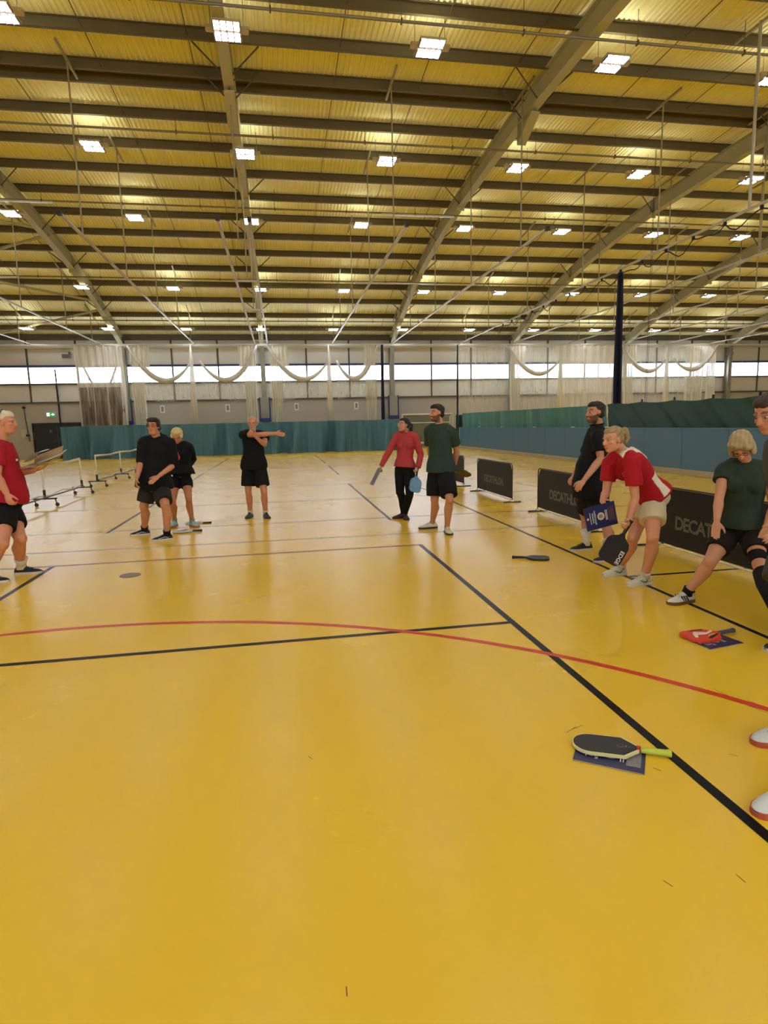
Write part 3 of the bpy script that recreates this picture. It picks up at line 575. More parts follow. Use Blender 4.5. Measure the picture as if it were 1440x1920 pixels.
# ---------------------------------------------------------------- paddles and booklets
def place(o, origin, xdir, nrm):
    x = Vector(xdir).normalized(); z = Vector(nrm); z = (z-x*z.dot(x)).normalized(); y = z.cross(x)
    o.matrix_world = Matrix(((x.x, y.x, z.x, origin[0]), (x.y, y.y, z.y, origin[1]), (x.z, y.z, z.z, origin[2]), (0, 0, 0, 1)))
def paddle(label, shape, face, edge, grip, L=0.41, W=0.2, band=None, letters=None, lm=None, art=None, group=None):
    t = empty('paddle', (0,0,0), 0, label, 'paddle', group)
    if shape == 'long': # rounded stadium with sloped shoulders
        x0, xs, r = 0.135, 0.20, W/2; out = [(x0, -0.016), (xs, -W/2+0.0), (L-r, -W/2)] + [(L-r+r*math.sin(a), -r*math.cos(a)) for a in [math.pi*i/14 for i in range(1, 14)]] + [(L-r, W/2), (xs, W/2), (x0, 0.016)]
    else: # wide body
        x0, xs, r = 0.135, 0.195, 0.055; out = [(x0, -0.016), (x0+0.025, -0.03), (xs, -W/2*0.82), (xs+0.04, -W/2), (L-r, -W/2)] + [(L-r+r*math.sin(a), -W/2+r-r*math.cos(a)) for a in (0.4, 0.8, 1.2)] + [(L, -W/2+r), (L, W/2-r)] + [(L-r+r*math.cos(a), W/2-r+r*math.sin(a)) for a in (0.4, 0.8, 1.2)] + [(L-r, W/2), (xs+0.04, W/2), (xs, W/2*0.82), (x0+0.025, 0.03), (x0, 0.016)]
    cx = sum(p[0] for p in out)/len(out); inner = [((p[0]-cx)*0.955+cx, p[1]*0.93) for p in out]
    MB().prism(out, -0.0075, 0.0075).build('edge_guard', edge, t); MB().prism(inner, -0.009, 0.009).build('face', face, t)
    MB().tube([(0, 0, 0), (0.012, 0, 0), (0.02, 0, 0), (0.12, 0, 0), (0.14, 0, 0)], [(0.019, 0.017), (0.02, 0.018), (0.0175, 0.0145), (0.016, 0.013), (0.015, 0.011)], 10, side=(0, 1, 0)).build('grip', grip, t, True)
    if band: MB().tube([(0.128, 0, 0), (0.145, 0, 0)], (0.0175), 10, side=(0, 1, 0)).build('grip_band', band, t)
    if letters:
        o = bpy.data.objects.new('lettering', text_mesh(letters, 0.052, lm, 0.0004, 0.001)); COL.objects.link(o); o.parent = t; o.location = (L-0.085, 0.072, 0.0096)
    if art:
        for nm, pts, m_ in art: MB().prism(pts, 0.0091, 0.0096).build(nm, m_, t)
    return t
NAVYB = mat('booklet_navy', (30, 32, 78), 0.35); PAPER = mat('paper_white', (222, 218, 206), 0.7); PHOTO_A = mat('photo_grey', (128, 122, 126), 0.5, var=0.5, vscale=60); PHOTO_B = mat('photo_dark', (70, 44, 60), 0.5, var=0.6, vscale=50); CREAMP = mat('print_cream', (206, 196, 160), 0.5); WPR = mat('print_white', (224, 224, 226), 0.5)
def booklet(label, photo, cover=NAVYB, group=None, printed=True):
    # local x: from the top of the cover (x=0) to its foot (x=.297); y across
    t = empty('booklet', (0,0,0), 0, label, 'booklet', group)
    MB().box((0.1485, 0, 0.002), (0.295, 0.207, 0.003)).build('pages', PAPER, t); MB().box((0.1485, 0, 0.0042), (0.297, 0.21, 0.001)).build('cover', cover, t); MB().box((0.1485, 0, 0.0002), (0.297, 0.21, 0.0004)).build('back_cover', cover, t)
    if printed:
        z = 0.005
        def prt(nm, body, size, x, y=0, m_=WPR):
            o = bpy.data.objects.new(nm, text_mesh(body, size, m_, 0.0001, 0.0004)); COL.objects.link(o); o.parent = t; o.location = (x, y, z); o.rotation_euler = (0, 0, -math.pi/2)
        MB().box((0.025, 0, z), (0.018, 0.018, 0.0004)).build('emblem', CREAMP, t)
        MB().box((0.05, 0, z), (0.005, 0.105, 0.0004)).build('print_line', WPR, t)
        prt('title_print', 'TRAINING', 0.02, 0.072); prt('title_print', 'CURRICULUM', 0.02, 0.094)
        MB().tube([(0.15, 0, z-0.0002), (0.15, 0, z+0.0003)], 0.034, 24).build('round_emblem', CREAMP, t)
        e = MB()
        for a in range(6): e.tube([(0.15+0.01*math.cos(a*math.pi/3)+0.012*math.cos(b), 0.01*math.sin(a*math.pi/3)+0.012*math.sin(b), z+0.0006) for b in [2*math.pi*i/12 for i in range(13)]], 0.0013, 3, cap=False)
        e.build('emblem_mesh', NAVYB, t)
        for x_ in (0.196, 0.208): MB().box((x_, 0, z), (0.005, 0.09, 0.0004)).build('print_line', WPR, t)
        MB().box((0.25, 0.0, z), (0.06, 0.13, 0.0004)).build('cover_photo', photo, t)
    return t
BK = mat('paddle_black', (40, 40, 41), 0.55); BK2 = mat('paddle_carbon', (24, 24, 25), 0.5); PYEL = mat('edge_pale_yellow', (226, 222, 160), 0.45); LIME = mat('grip_lime', (190, 205, 70), 0.6, bump=0.3, bscale=80, var=0.08, vscale=20); REDB = mat('band_red', (160, 38, 24), 0.5)
# near pair: booklet with the long pale-edged paddle on it
bk = booklet('navy booklet under the pale-edged paddle on the yellow floor', PHOTO_A, group=None); place(bk, (1.23+0.105*0.578, 2.30+0.105*0.816, 0.001), (0.816, -0.578, 0), (0, 0, 1))
pd = paddle('long black-faced paddle with pale yellow edge and lime grip, nearest the camera', 'long', BK, PYEL, LIME, L=0.425, W=0.165, band=REDB)
dirp = Vector((1.293-1.653, 2.405-2.229, 0)).normalized(); place(pd, (1.668, 2.225, 0.021), (dirp.x, dirp.y, -0.005), (0, 0.0, 1))
pr = MB(); pr.tube([(0.225, 0.012*math.cos(a)*1.3, 0.0096) if False else (0.215+0.014*math.cos(a), 0.014*math.sin(a), 0.0094) for a in [2*math.pi*i/14 for i in range(15)]], 0.0011, 3, cap=False); pr.box((0.19, 0, 0.0094), (0.006, 0.012, 0.0006)); pr.box((0.175, 0, 0.0094), (0.004, 0.006, 0.0006)); pr.build('face_print', mat('print_copper', (150, 110, 96), 0.5), pd)
# red pair
bk = booklet('navy booklet under the red and white paddle', PHOTO_B); place(bk, (2.70, 3.40, 0.001), (0.98, 0.17, 0), (0, 0, 1))
RED_P = mat('paddle_red', (222, 62, 34), 0.4); FW = mat('flame_white', (232, 222, 200), 0.5); FBK = mat('flame_black', (30, 22, 22), 0.5); SLATE = mat('grip_slate', (66, 70, 92), 0.6, bump=0.3, bscale=60)
art = [('art_white', [(0.16, -0.05), (0.22, -0.02), (0.3, -0.06), (0.34, -0.02), (0.365, 0.03), (0.345, 0.035), (0.32, 0.0), (0.25, 0.01), (0.17, -0.02)], FW), ('art_black', [(0.15, 0.02), (0.2, 0.05), (0.28, 0.085), (0.3, 0.075), (0.25, 0.04), (0.2, 0.03)], FBK), ('art_black', [(0.2, -0.08), (0.3, -0.088), (0.33, -0.07), (0.28, -0.072), (0.22, -0.06)], FBK), ('art_flash', [(0.17, 0.01), (0.24, 0.02), (0.28, 0.05), (0.22, 0.035)], mat('flame_yellow', (226, 170, 90), 0.5))]
pd = paddle('red paddle with black and white flame art lying on a booklet', 'wide', RED_P, RED_P, SLATE, art=art)
place(pd, (3.09, 3.535, 0.022), (2.685-3.087, 3.47-3.524, -0.004), (0, 0, 1))
# black paddle face-down alone
pd = paddle('black paddle lying alone on the yellow floor before the man in the black top', 'wide', mat('paddle_speckle', (48, 46, 44), 0.5, var=0.8, vscale=80), BK2, BK2, L=0.40, W=0.19); place(pd, (2.487, 6.128, 0.018), (0.352, -0.135, -0.004), (0, 0, 1))
# white paddle on papers and blue paddle by the fair-haired woman's shoe
bk = booklet('white booklet under the white paddle beside the man in the hoodie', PHOTO_A, cover=PAPER, printed=False); place(bk, (-1.53, 9.12, 0.001), (0.99, -0.05, 0), (0, 0, 1))
WPD = mat('paddle_white', (214, 214, 208), 0.5)
art = [('art_stripe', [(0.2, -0.08), (0.23, -0.08), (0.29, 0.08), (0.26, 0.08)], FBK), ('art_stripe', [(0.29, -0.08), (0.31, -0.08), (0.36, 0.07), (0.34, 0.08)], FBK)]
pd = paddle('white paddle with black stripes lying beside the man in the hoodie', 'wide', WPD, WPD, FBK, art=art); place(pd, (-1.21, 9.02, 0.02), (-0.4, 0.03, 0), (0, 0, 1))
pd = paddle('grey blue paddle lying on the floor behind the fair-haired woman\'s shoe', 'wide', mat('paddle_grey_blue', (130, 160, 172), 0.5), WPD, FBK, L=0.4); place(pd, (-1.16, 9.78, 0.012), (-0.385, 0.06, 0), (0, 0, 1))
# held by players
EDG = mat('print_white', (224, 224, 226), 0.5)
pd = paddle('black paddle with white lettering held low by the woman in the red and white shirt', 'wide', BK2, BK2, BK2, L=0.42, W=0.222, letters='EDGE', lm=EDG)
HELD_P8 = pd
bk8 = booklet('navy booklet held in the fingers of the woman in the red and white shirt', PHOTO_B); HELD_B8 = bk8
pd5 = paddle('blue paddle hanging from the hand of the woman in the red pullover', 'wide', mat('paddle_blue', (96, 150, 190), 0.4, var=0.4, vscale=14), mat('paddle_blue_edge', (70, 92, 130), 0.4), BK2, L=0.40); HELD_P5 = pd5
bk5 = booklet('dark brown booklet held edge-on by the woman in the red pullover', PHOTO_B, cover=mat('booklet_brown', (74, 58, 34), 0.5), printed=False); HELD_B5 = bk5
pd6 = paddle('brown paddle held behind the back by the man in the green tee', 'wide', mat('paddle_brown', (84, 66, 42), 0.5), mat('paddle_brown_edge', (60, 50, 36), 0.5), BK2, L=0.38, W=0.16); HELD_P6 = pd6
# ================================================================ PEOPLE
def remeshed(mb, name, m, parent, voxel, smooth_it=3, disp=0.0, dscale=6.0, tint=None, aniso=None, dec=None):
    me = bpy.data.meshes.new('tmp'); me.from_pydata(mb.v, [], mb.f); me.update()
    o = bpy.data.objects.new('tmp', me); COL.objects.link(o)
    bm = bmesh.new(); bm.from_mesh(me); bmesh.ops.recalc_face_normals(bm, faces=bm.faces); bm.to_mesh(me); bm.free()
    r = o.modifiers.new('r', 'REMESH'); r.mode = 'VOXEL'; r.voxel_size = voxel; r.use_smooth_shade = True
    s = o.modifiers.new('s', 'SMOOTH'); s.factor = 0.5; s.iterations = smooth_it
    if dec: d = o.modifiers.new('d', 'DECIMATE'); d.ratio = dec
    dg = bpy.context.evaluated_depsgraph_get(); me2 = bpy.data.meshes.new_from_object(o.evaluated_get(dg)); me2.name = name
    bpy.data.objects.remove(o); bpy.data.meshes.remove(me)
    n = len(me2.vertices); co = np.empty(n*3, np.float32); me2.vertices.foreach_get('co', co); co = co.reshape(-1, 3)
    if disp:
        no = np.empty(n*3, np.float32); me2.vertices.foreach_get('normal', no); no = no.reshape(-1, 3); f = np.empty(n, np.float32)
        sx, sy, sz = aniso or (1, 1, 0.55)
        for i in range(n):
            c = co[i]; f[i] = noise.noise(Vector((c[0]*dscale*sx, c[1]*dscale*sy, c[2]*dscale*sz)))+0.5*noise.noise(Vector((c[0]*dscale*2.3*sx+7, c[1]*dscale*2.3*sy, c[2]*dscale*2.3*sz)))
        co += no*f[:, None]*disp; me2.vertices.foreach_set('co', co.ravel())
    if tint is not None:
        ca = me2.color_attributes.new('tint', 'FLOAT_COLOR', 'POINT'); c = tint(co); c = np.concatenate([c, np.ones((n, 1))], 1).astype(np.float32); ca.data.foreach_set('color', c.ravel())
    me2.materials.clear(); me2.materials.append(m); me2.shade_smooth(); me2.update()
    ob = bpy.data.objects.new(name, me2); COL.objects.link(ob)
    if parent is not None: ob.parent = parent
    return ob
SKIN = mat('skin', (200, 150, 120), 0.5, bump=0.12, bscale=90, vcol=True, var=0.05, vscale=14, spec=0.35)
EYEW = mat('eye_white', (176, 164, 154), 0.3); IRIS = mat('eye_iris', (44, 36, 30), 0.2)
def basis(f, up):
    f = Vector(f).normalized(); u = Vector(up).normalized(); r = f.cross(u).normalized(); u = r.cross(f).normalized()
    return Matrix((r, f, u)).transposed()   # columns: x=own right, y=forward, z=up
def head_parts(mb, c, B, s):
    def e(p, r, R=None): mb.ell(c + B @ (Vector(p)*s), tuple(q*s for q in r), B if R is None else B @ R)
    e((0, -0.014, 0.032), (0.075, 0.096, 0.084)); e((0, 0.026, -0.028), (0.061, 0.064, 0.082)); e((0, 0.05, -0.088), (0.032, 0.034, 0.026)); e((0, 0.02, -0.068), (0.054, 0.058, 0.042))
    e((0, 0.072, 0.026), (0.05, 0.018, 0.011)); e((0, 0.086, -0.059), (0.024, 0.011, 0.0065)); e((0, 0.083, -0.069), (0.021, 0.011, 0.0065))
    for sx in (-1, 1): e((sx*0.04, 0.058, -0.02), (0.02, 0.02, 0.019)); e((sx*0.076, -0.004, -0.006), (0.009, 0.019, 0.031), Matrix.Rotation(sx*0.35, 3, 'Z')); e((sx*0.011, 0.093, -0.033), (0.0095, 0.01, 0.008))
    mb.tube([c+B@(Vector(p)*s) for p in ((0, 0.078, 0.022), (0, 0.088, 0.008), (0, 0.101, -0.014), (0, 0.110, -0.028), (0, 0.098, -0.036))], [0.009*s, 0.009*s, 0.010*s, 0.0125*s, 0.008*s], 8)
def hand_parts(mb, w, tip, n, thumb, s, curl, spread=0.012):
    # w wrist, tip: point the hand heads for; n palm normal (palmward); thumb: direction of thumb side
    w = Vector(w); d = (Vector(tip)-w).normalized(); n = Vector(n); n = (n-d*n.dot(d)).normalized(); l = d.cross(n); l = l if l.dot(Vector(thumb)) > 0 else -l
    mb.tube([w-d*0.03*s, w, w+d*0.03*s, w+d*0.065*s, w+d*0.09*s], [(0.025*s, 0.02*s), (0.026*s, 0.018*s), (0.036*s, 0.017*s), (0.041*s, 0.015*s), (0.036*s, 0.011*s)], 12, side=l)
    for i, (o, L) in enumerate(((0.030, 1.0), (0.010, 1.1), (-0.010, 1.02), (-0.029, 0.82))):
        p = w+d*(0.088-0.004*abs(i-1.3))*s+l*o*s; dd = (d+l*(o*spread*12)).normalized(); pts = [p-dd*0.02*s, p]; a = 0
        for k, ph in enumerate((0.042, 0.026, 0.021)):
            a += curl*(0.75, 1.15, 0.8)[k]; v = (dd*math.cos(a)+n*math.sin(a)); p = p+v*ph*L*s; pts.append(p)
        mb.tube(pts, [0.0095*s, 0.0095*s, 0.0085*s, 0.0078*s, 0.006*s], 8)
    p = w+d*0.028*s+l*0.026*s; pts = [p]; v = (d*0.72+l*0.62+n*0.25).normalized(); p = p+v*0.04*s; pts.append(p)
    v = (v+d*0.5+n*curl*0.9-l*0.25*curl).normalized(); p = p+v*0.032*s; pts.append(p); v = (v+n*curl*0.6-l*0.3).normalized(); p = p+v*0.026*s; pts.append(p)
    mb.tube(pts, [0.014*s, 0.012*s, 0.0105*s, 0.007*s], 8)
def shoe(parent, toe, heel, s, upper, sole, name_side, accent=None, marks=None, lace=None):
    toe, heel = Vector(toe), Vector(heel); d = (toe-heel); Lf = d.length; d.normalize(); z = Vector((0, 0, 1)); x = d.cross(z).normalized(); z = x.cross(d)
    base = heel; k = Lf/0.285
    T = lambda a, b, c: base + d*(a*k) + x*b + z*c
    st = [(0.0, 0.014, 0.05), (0.012, 0.028, 0.072), (0.05, 0.036, 0.088), (0.09, 0.036, 0.094), (0.125, 0.039, 0.085), (0.165, 0.045, 0.066), (0.205, 0.048, 0.054), (0.245, 0.042, 0.046), (0.272, 0.028, 0.036), (0.285, 0.01, 0.026)]
    m = MB(); n = 12; vs = []
    for a, w, h in st:
        for i in range(n):
            t = math.pi*i/(n-1); vs.append(T(a, -w*math.cos(t)*(1 if i not in (0, n-1) else 1), 0.016+(h-0.016)*math.sin(t)**0.75))
    fs = [(j*n+i, j*n+i+1, (j+1)*n+i+1, (j+1)*n+i) for j in range(len(st)-1) for i in range(n-1)] + [(j*n+n-1, j*n, (j+1)*n, (j+1)*n+n-1) for j in range(len(st)-1)] + [tuple(range(n)), tuple(range(len(st)*n-1, (len(st)-1)*n-1, -1))]
    m.add(vs, fs); o = m.build('shoe', upper, parent, True)
    m2 = MB(); out = [(a, w+0.004) for a, w, h in st]; ol = [(a, -w) for a, w in out] + [(a, w) for a, w in out[::-1]]
    m2.add([T(a, b, 0.0) for a, b in ol] + [T(a, b*1.03, 0.014) for a, b in ol] + [T(a, b*0.98, 0.026) for a, b in ol], [tuple(range(len(ol)-1, -1, -1))] + [(r*len(ol)+i, r*len(ol)+(i+1) % len(ol), (r+1)*len(ol)+(i+1) % len(ol), (r+1)*len(ol)+i) for r in (0, 1) for i in range(len(ol))] + [tuple(range(2*len(ol), 3*len(ol)))])
    m2.build('sole', sole, o)
    m3 = MB(); m3.tube([T(0.062+0.038*math.cos(t), 0.031*math.sin(t), 0.092+0.006*math.cos(t)) for t in [2*math.pi*i/14 for i in range(15)]], 0.007, 6, cap=False); m3.build('collar', upper, o)
    if lace: 
        m4 = MB()
        for a, w, h in ((0.125, 0.02, 0.088), (0.145, 0.021, 0.079), (0.165, 0.022, 0.07), (0.185, 0.02, 0.062)): m4.tube([T(a, -w, h-0.002), T(a+0.004, 0, h+0.006), T(a, w, h-0.002)], 0.0028, 4)
        m4.build('lace', lace, o)
    if marks:
        kind, mm = marks; m5 = MB()
        for sd in (-1, 1):
            if kind == 'tick': m5.tube([T(0.08, sd*0.0375, 0.05), T(0.1, sd*0.040, 0.032), T(0.13, sd*0.0425, 0.04), T(0.175, sd*0.042, 0.058)], [0.003, 0.006, 0.005, 0.002], 5)
            if kind == 'stripes':
                for q in (0.1, 0.125, 0.15): m5.tube([T(q, sd*0.0405, 0.03), T(q+0.022, sd*0.034, 0.07)], 0.0055, 4)
            if kind == 'wave': m5.tube([T(0.06, sd*0.037, 0.035), T(0.1, sd*0.0405, 0.05), T(0.15, sd*0.043, 0.04), T(0.2, sd*0.046, 0.032)], 0.004, 4)
        m5.build('side_mark', mm, o)
    return o
def person(J, name='person', label='', group=None, skin=(198, 146, 112), girth=1.0, belly=0.0, female=False, voxel=0.0065,
           hair=None, hair_col=(40, 30, 24), hair_var=0.2, beard=None, shirt=None, shorts=None, socks=None, shoes=None, hands=None, glasses=None, tights=None, band=None, legw=1.0, armw=1.0, extra=None, head_s=1.0):
    t = empty('person', (0,0,0), 0, label, 'person', group)
    v = {k: Vector(x) for k, x in J.items() if isinstance(x, (list, tuple)) and k not in ('face', 'up')}
    foot = (v['heelL']+v['heelR'])/2; t.location = (foot.x, foot.y, 0); off = t.location.copy()
    for k in v: v[k] = v[k]-off
    h = J['h']; s = h/1.75; hs = s*0.98*head_s; B = basis(J['face'], J['up'])
    pel, neck, hc = v['pelvis'], v['neck'], v['head']
    # keep the head a natural distance from the neck
    hd = hc-neck; hc = neck + hd.normalized()*min(max(hd.length, 0.15*s), 0.205*s)
    sdp = (v['hipR']-v['hipL']).normalized(); sdc = (v['shR']-v['shL']).normalized()
    if sdp.dot(sdc) < 0: sdp = -sdp
    spine = (neck-pel).normalized(); fwd = spine.cross(sdc); fwd = -fwd if fwd.dot(B.col[1]) < 0 else fwd
    # shoulders and hips at natural width
    SW = (0.178 if not female else 0.155)*s*(0.5+0.5*girth); sc = (v['shL']+v['shR'])/2
    v['shR'] = sc+sdc*SW; v['shL'] = sc-sdc*SW; HW = 0.088*s; hcx = (v['hipL']+v['hipR'])/2; v['hipR'] = hcx+sdp*HW; v['hipL'] = hcx-sdp*HW
    g = girth; W = [(-0.16, .10, .085), (-0.06, .155, .11), (0.04, .158, .112), (0.17, .135 if female else .145, .10), (0.30, .145, .108), (0.42, .158, .11), (0.50, .14, .09), (0.56, .085, .07)]
    Tl = (neck-pel).length; sp = []
    for q, a, b in W:
        f = q/0.56; p = pel+(neck-pel)*f
        bf = belly*math.exp(-((q-0.12)/0.13)**2)
        sp.append((p+fwd*(bf*0.6+0.0), a*s*g+bf*0.5, b*s*g+bf*0.75, f))
    def torso(mb, infl, f0, f1, steps=14, bust=0.0, extra_low=0.0):
        pts, rr, sds = [], [], []
        for i in range(steps+1):
            f = f0+(f1-f0)*i/steps; k = 0
            while k < len(sp)-2 and sp[k+1][3] < f: k += 1
            u = (f-sp[k][3])/(sp[k+1][3]-sp[k][3]); u = max(0.0, min(1.0, u)) if f < sp[-1][3] else 1.0
            p = pel+(neck-pel)*f + (sp[k][0]-(pel+(neck-pel)*sp[k][3]))*(1-u) + (sp[k+1][0]-(pel+(neck-pel)*sp[k+1][3]))*u
            a = sp[k][1]*(1-u)+sp[k+1][1]*u+infl; b = sp[k][2]*(1-u)+sp[k+1][2]*u+infl
            if f < 0.25: a += extra_low*(0.25-f)/0.25; b += extra_low*(0.25-f)/0.25
            pts.append(p); rr.append((a, b)); w_ = max(0, min(1, f)); sds.append((sdp*(1-w_)+sdc*w_).normalized())
        mb.tube(pts, rr, 24, side=sds)
        if bust:
            for sg in (-1, 1): mb.ell(pel+(neck-pel)*0.66+sdc*sg*0.07*s+fwd*(0.075*s*g), ((0.06+infl)*s, (0.055+infl)*s, (0.065+infl)*s))
    def shoulders(mb, infl):
        mb.tube([v['shL'], v['shL']*0.65+(neck)*0.35+spine*0.0, neck-spine*0.045*s, v['shR']*0.65+neck*0.35, v['shR']], [0.052*s*armw+infl, 0.068*s+infl, 0.07*s+infl, 0.068*s+infl, 0.052*s*armw+infl], 14)
        for q in 'LR': mb.ell(v['sh'+q], (0.056*s*armw+infl,)*3)
    # ---- body
    mb = MB(); torso(mb, -0.024, -0.2, 0.97); shoulders(mb, -0.012)
    mb.tube([neck-spine*0.07*s, neck, neck*0.5+hc*0.5-B.col[1]*0.01, hc-B.col[2]*0.045*s-B.col[1]*0.015*s], [0.062*s*(0.5+g/2), 0.055*s*(0.6+g*0.4)*(0.9 if female else 1), 0.053*s*(0.6+g*0.4)*(0.88 if female else 1), 0.05*s], 14)
    head_parts(mb, hc, B, hs)
    if g > 1.15: mb.ell(hc+B@Vector((0, 0.03, -0.09))*hs, (0.055*hs, 0.05*hs, 0.035*hs), B)
    hh = hands or {}
    for q in 'LR':
        a, e, w_, ha = v['sh'+q], v['el'+q], v['wr'+q], v['ha'+q]; aw = armw*s
        mid = a*0.5+e*0.5; fm = e*0.7+w_*0.3
        mb.tube([a, a*0.75+e*0.25, mid, a*0.2+e*0.8, e, fm, e*0.4+w_*0.6, w_], [0.048*aw, 0.05*aw, 0.047*aw, 0.041*aw, 0.038*aw, 0.042*aw, 0.034*aw, 0.025*aw], 12)
        hp = hh.get(q, {}); nrm = hp.get('n', ((pel+neck)/2-w_)); hand_parts(mb, w_, ha, nrm, hp.get('thumb', (B.col[1]+Vector((0, 0, 0.2)))), s*(0.92 if female else 1.0)*hp.get('s', 1), hp.get('curl', 0.35), hp.get('spread', 0.012))
        hi, k, an = v['hip'+q], v['kn'+q], v['an'+q]; lw = legw*s; sh_ = (an-k); back = -(v['toe'+q]-v['heel'+q]).normalized()
        mb.tube([hi+spine*0.0, hi*0.8+k*0.2, hi*0.5+k*0.5, hi*0.2+k*0.8, k, k*0.85+an*0.15+back*0.006, k*0.68+an*0.32+back*0.018, k*0.4+an*0.6+back*0.01, k*0.12+an*0.88, an, an-Vector((0, 0, 0.03))],
                [0.068*lw*g, 0.08*lw*g, 0.076*lw*(0.5+g/2), 0.06*lw, 0.054*lw, 0.05*lw, 0.059*lw, 0.047*lw, 0.036*lw, 0.037*lw, 0.03*lw], 14)
        mb.ell(k-back*0.012, (0.046*lw, 0.046*lw, 0.055*lw))
        mb.tube([v['heel'+q]*0.85+v['toe'+q]*0.15+Vector((0, 0, 0.04)), v['heel'+q]*0.6+v['toe'+q]*0.4+Vector((0, 0, 0.045)), v['heel'+q]*0.25+v['toe'+q]*0.75+Vector((0, 0, 0.032))], [0.028*s, 0.03*s, 0.022*s], 8)
    sk = np.array(lin(skin)); hcn = np.array(hc); Bn = np.array(B); bc = np.array(lin(beard)) if beard else None; hcol = np.array(lin(hair_col))
    def tint(co):
        c = np.tile(sk, (len(co), 1)); p = (co-hcn) @ Bn / hs; x, y, z = p[:, 0], p[:, 1], p[:, 2]; hd_ = (np.abs(x) < .09) & (y > -.13) & (y < .13) & (z > -.125) & (z < .13)
        def mix(mask, col, a): c[mask] = c[mask]*(1-a)+np.array(col)*a
        red = sk*np.array([1.02, .72, .68]); mix(hd_ & (np.hypot((np.abs(x)-.038)/.024, (z+.025)/.02) < 1) & (y > .05), red, .45); mix(hd_ & (y > .095) & (z > -.04) & (z < -.01), red, .5); mix(hd_ & (np.abs(x) > .068), red, .4)
        if bc is not None:
            m = hd_ & (z < -.036+np.clip(.06-y, 0, .1)*0.45) & (y > -.02) & (z > -.13) & ~((np.abs(x) < .026) & (z > -.074) & (z < -.05) & (y > .07)); mix(m, bc, .82)
        mix(hd_ & (np.abs(x) < .024) & (z > -.0735) & (z < -.0525) & (y > .076), sk*np.array([.9, .5, .48]), .75)
        mix(hd_ & (np.abs(np.abs(x)-.031) < .019) & (np.abs(z-.03-.2*(.03-np.abs(np.abs(x)-.031))) < .0065) & (y > .055), hcol*0.7, .75)
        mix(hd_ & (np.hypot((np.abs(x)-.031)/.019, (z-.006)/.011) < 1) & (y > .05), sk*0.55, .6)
        return c
    body = remeshed(mb, 'body', SKIN, t, voxel, 3, tint=tint)
    for sx in (-1, 1):
        c = hc+B@Vector((sx*0.031, 0.0695, 0.004))*hs; MB().ell(c, (0.0115*hs, 0.0115*hs, 0.0068*hs), B, 12, 8).build('eye', EYEW, t, True)
        MB().ell(hc+B@Vector((sx*0.031, 0.078, 0.003))*hs, (0.0062*hs, 0.004*hs, 0.0062*hs), B, 10, 6).build('iris', IRIS, t, True)
    # ---- hair
    if hair:
        hb = MB()
        for p, r in hair: hb.ell(hc+B@Vector(p)*hs, tuple(q*hs for q in r), B, 24, 16)
        hv = np.array(lin(hair_col))
        def ht(co):
            p = (co-hcn) @ Bn; n = np.sin(p[:, 0]*190+np.sin(p[:, 2]*60)*2)*0.5+np.sin(p[:, 2]*120+p[:, 1]*90)*0.5
            return hv*(1+hair_var*n)[:, None]
        remeshed(hb, 'hair', mat('hair', (60, 45, 35), 0.6, vcol=True, bump=0.7, bscale=140), t, max(voxel, 0.006), 2, disp=0.006*hs, dscale=30, tint=ht)
    # ---- shirt
    if shirt:
        sm = MB(); inf = shirt.get('loose', 0.012); torso(sm, inf, shirt.get('hem', -0.1), 0.98, 20, bust=0.02 if female else 0, extra_low=shirt.get('flare', 0.035)); shoulders(sm, inf*0.8)
        if shirt.get('collar'): sm.tube([neck-spine*0.05*s, neck+spine*0.01*s+fwd*0.01, neck+spine*0.035*s+fwd*0.012], [(0.09*s), 0.072*s, 0.067*s], 14)
        else: sm.tube([neck-spine*0.06*s, neck-spine*0.005], [0.085*s, 0.066*s], 14)
        if shirt.get('hood'):
            hb_ = neck-fwd*0.07*s+spine*0.01; sm.tube([neck+sdc*0.085*s+fwd*0.04*s-spine*0.01, neck+sdc*0.1*s-fwd*0.04*s+spine*0.03, hb_-fwd*0.04+spine*0.045, neck-sdc*0.1*s-fwd*0.04*s+spine*0.03, neck-sdc*0.085*s+fwd*0.04*s-spine*0.01], [0.03, 0.045, 0.055, 0.045, 0.03], 12)
        sl = shirt.get('sleeve', 0.6)
        for q in 'LR':
            a, e, w_ = v['sh'+q], v['el'+q], v['wr'+q]; aw = armw*s
            if sl <= 1: pts = [a, a*(1-sl*0.5)+e*sl*0.5, a*(1-sl)+e*sl]; r = [0.056*aw+inf, 0.055*aw+inf*1.1, 0.052*aw+inf*shirt.get('sl_loose', 1.4)]
            else:
                f = sl-1; pts = [a, a*0.5+e*0.5, e, e*(1-f*0.5)+w_*f*0.5, e*(1-f)+w_*f]; r = [0.054*aw+inf, 0.052*aw+inf*0.9, 0.046*aw+inf*0.7, 0.043*aw+inf*0.6, 0.034*aw+inf*0.6]
            sm.tube(pts, r, 14)
        pan = shirt.get('panels'); kw = {}
        mm = shirt['mat']
        if pan: kw['tint'] = lambda co: pan(co, v, pel, neck, fwd, sdc, spine, s)
        remeshed(sm, shirt.get('name', 'shirt'), mm, t, max(voxel, 0.0075), 4, disp=shirt.get('wr', 0.008), dscale=7, **kw)
        if shirt.get('collar'):
            cm = MB(); cm.tube([neck+spine*0.034*s+fwd*0.012+(sdc*math.cos(a_)*0.069+fwd*math.sin(a_)*0.069+spine*(-0.012*math.sin(a_)))*s for a_ in [2*math.pi*i/18 for i in range(19)]], 0.010, 6, cap=False); cm.build('collar', mm, t, True)
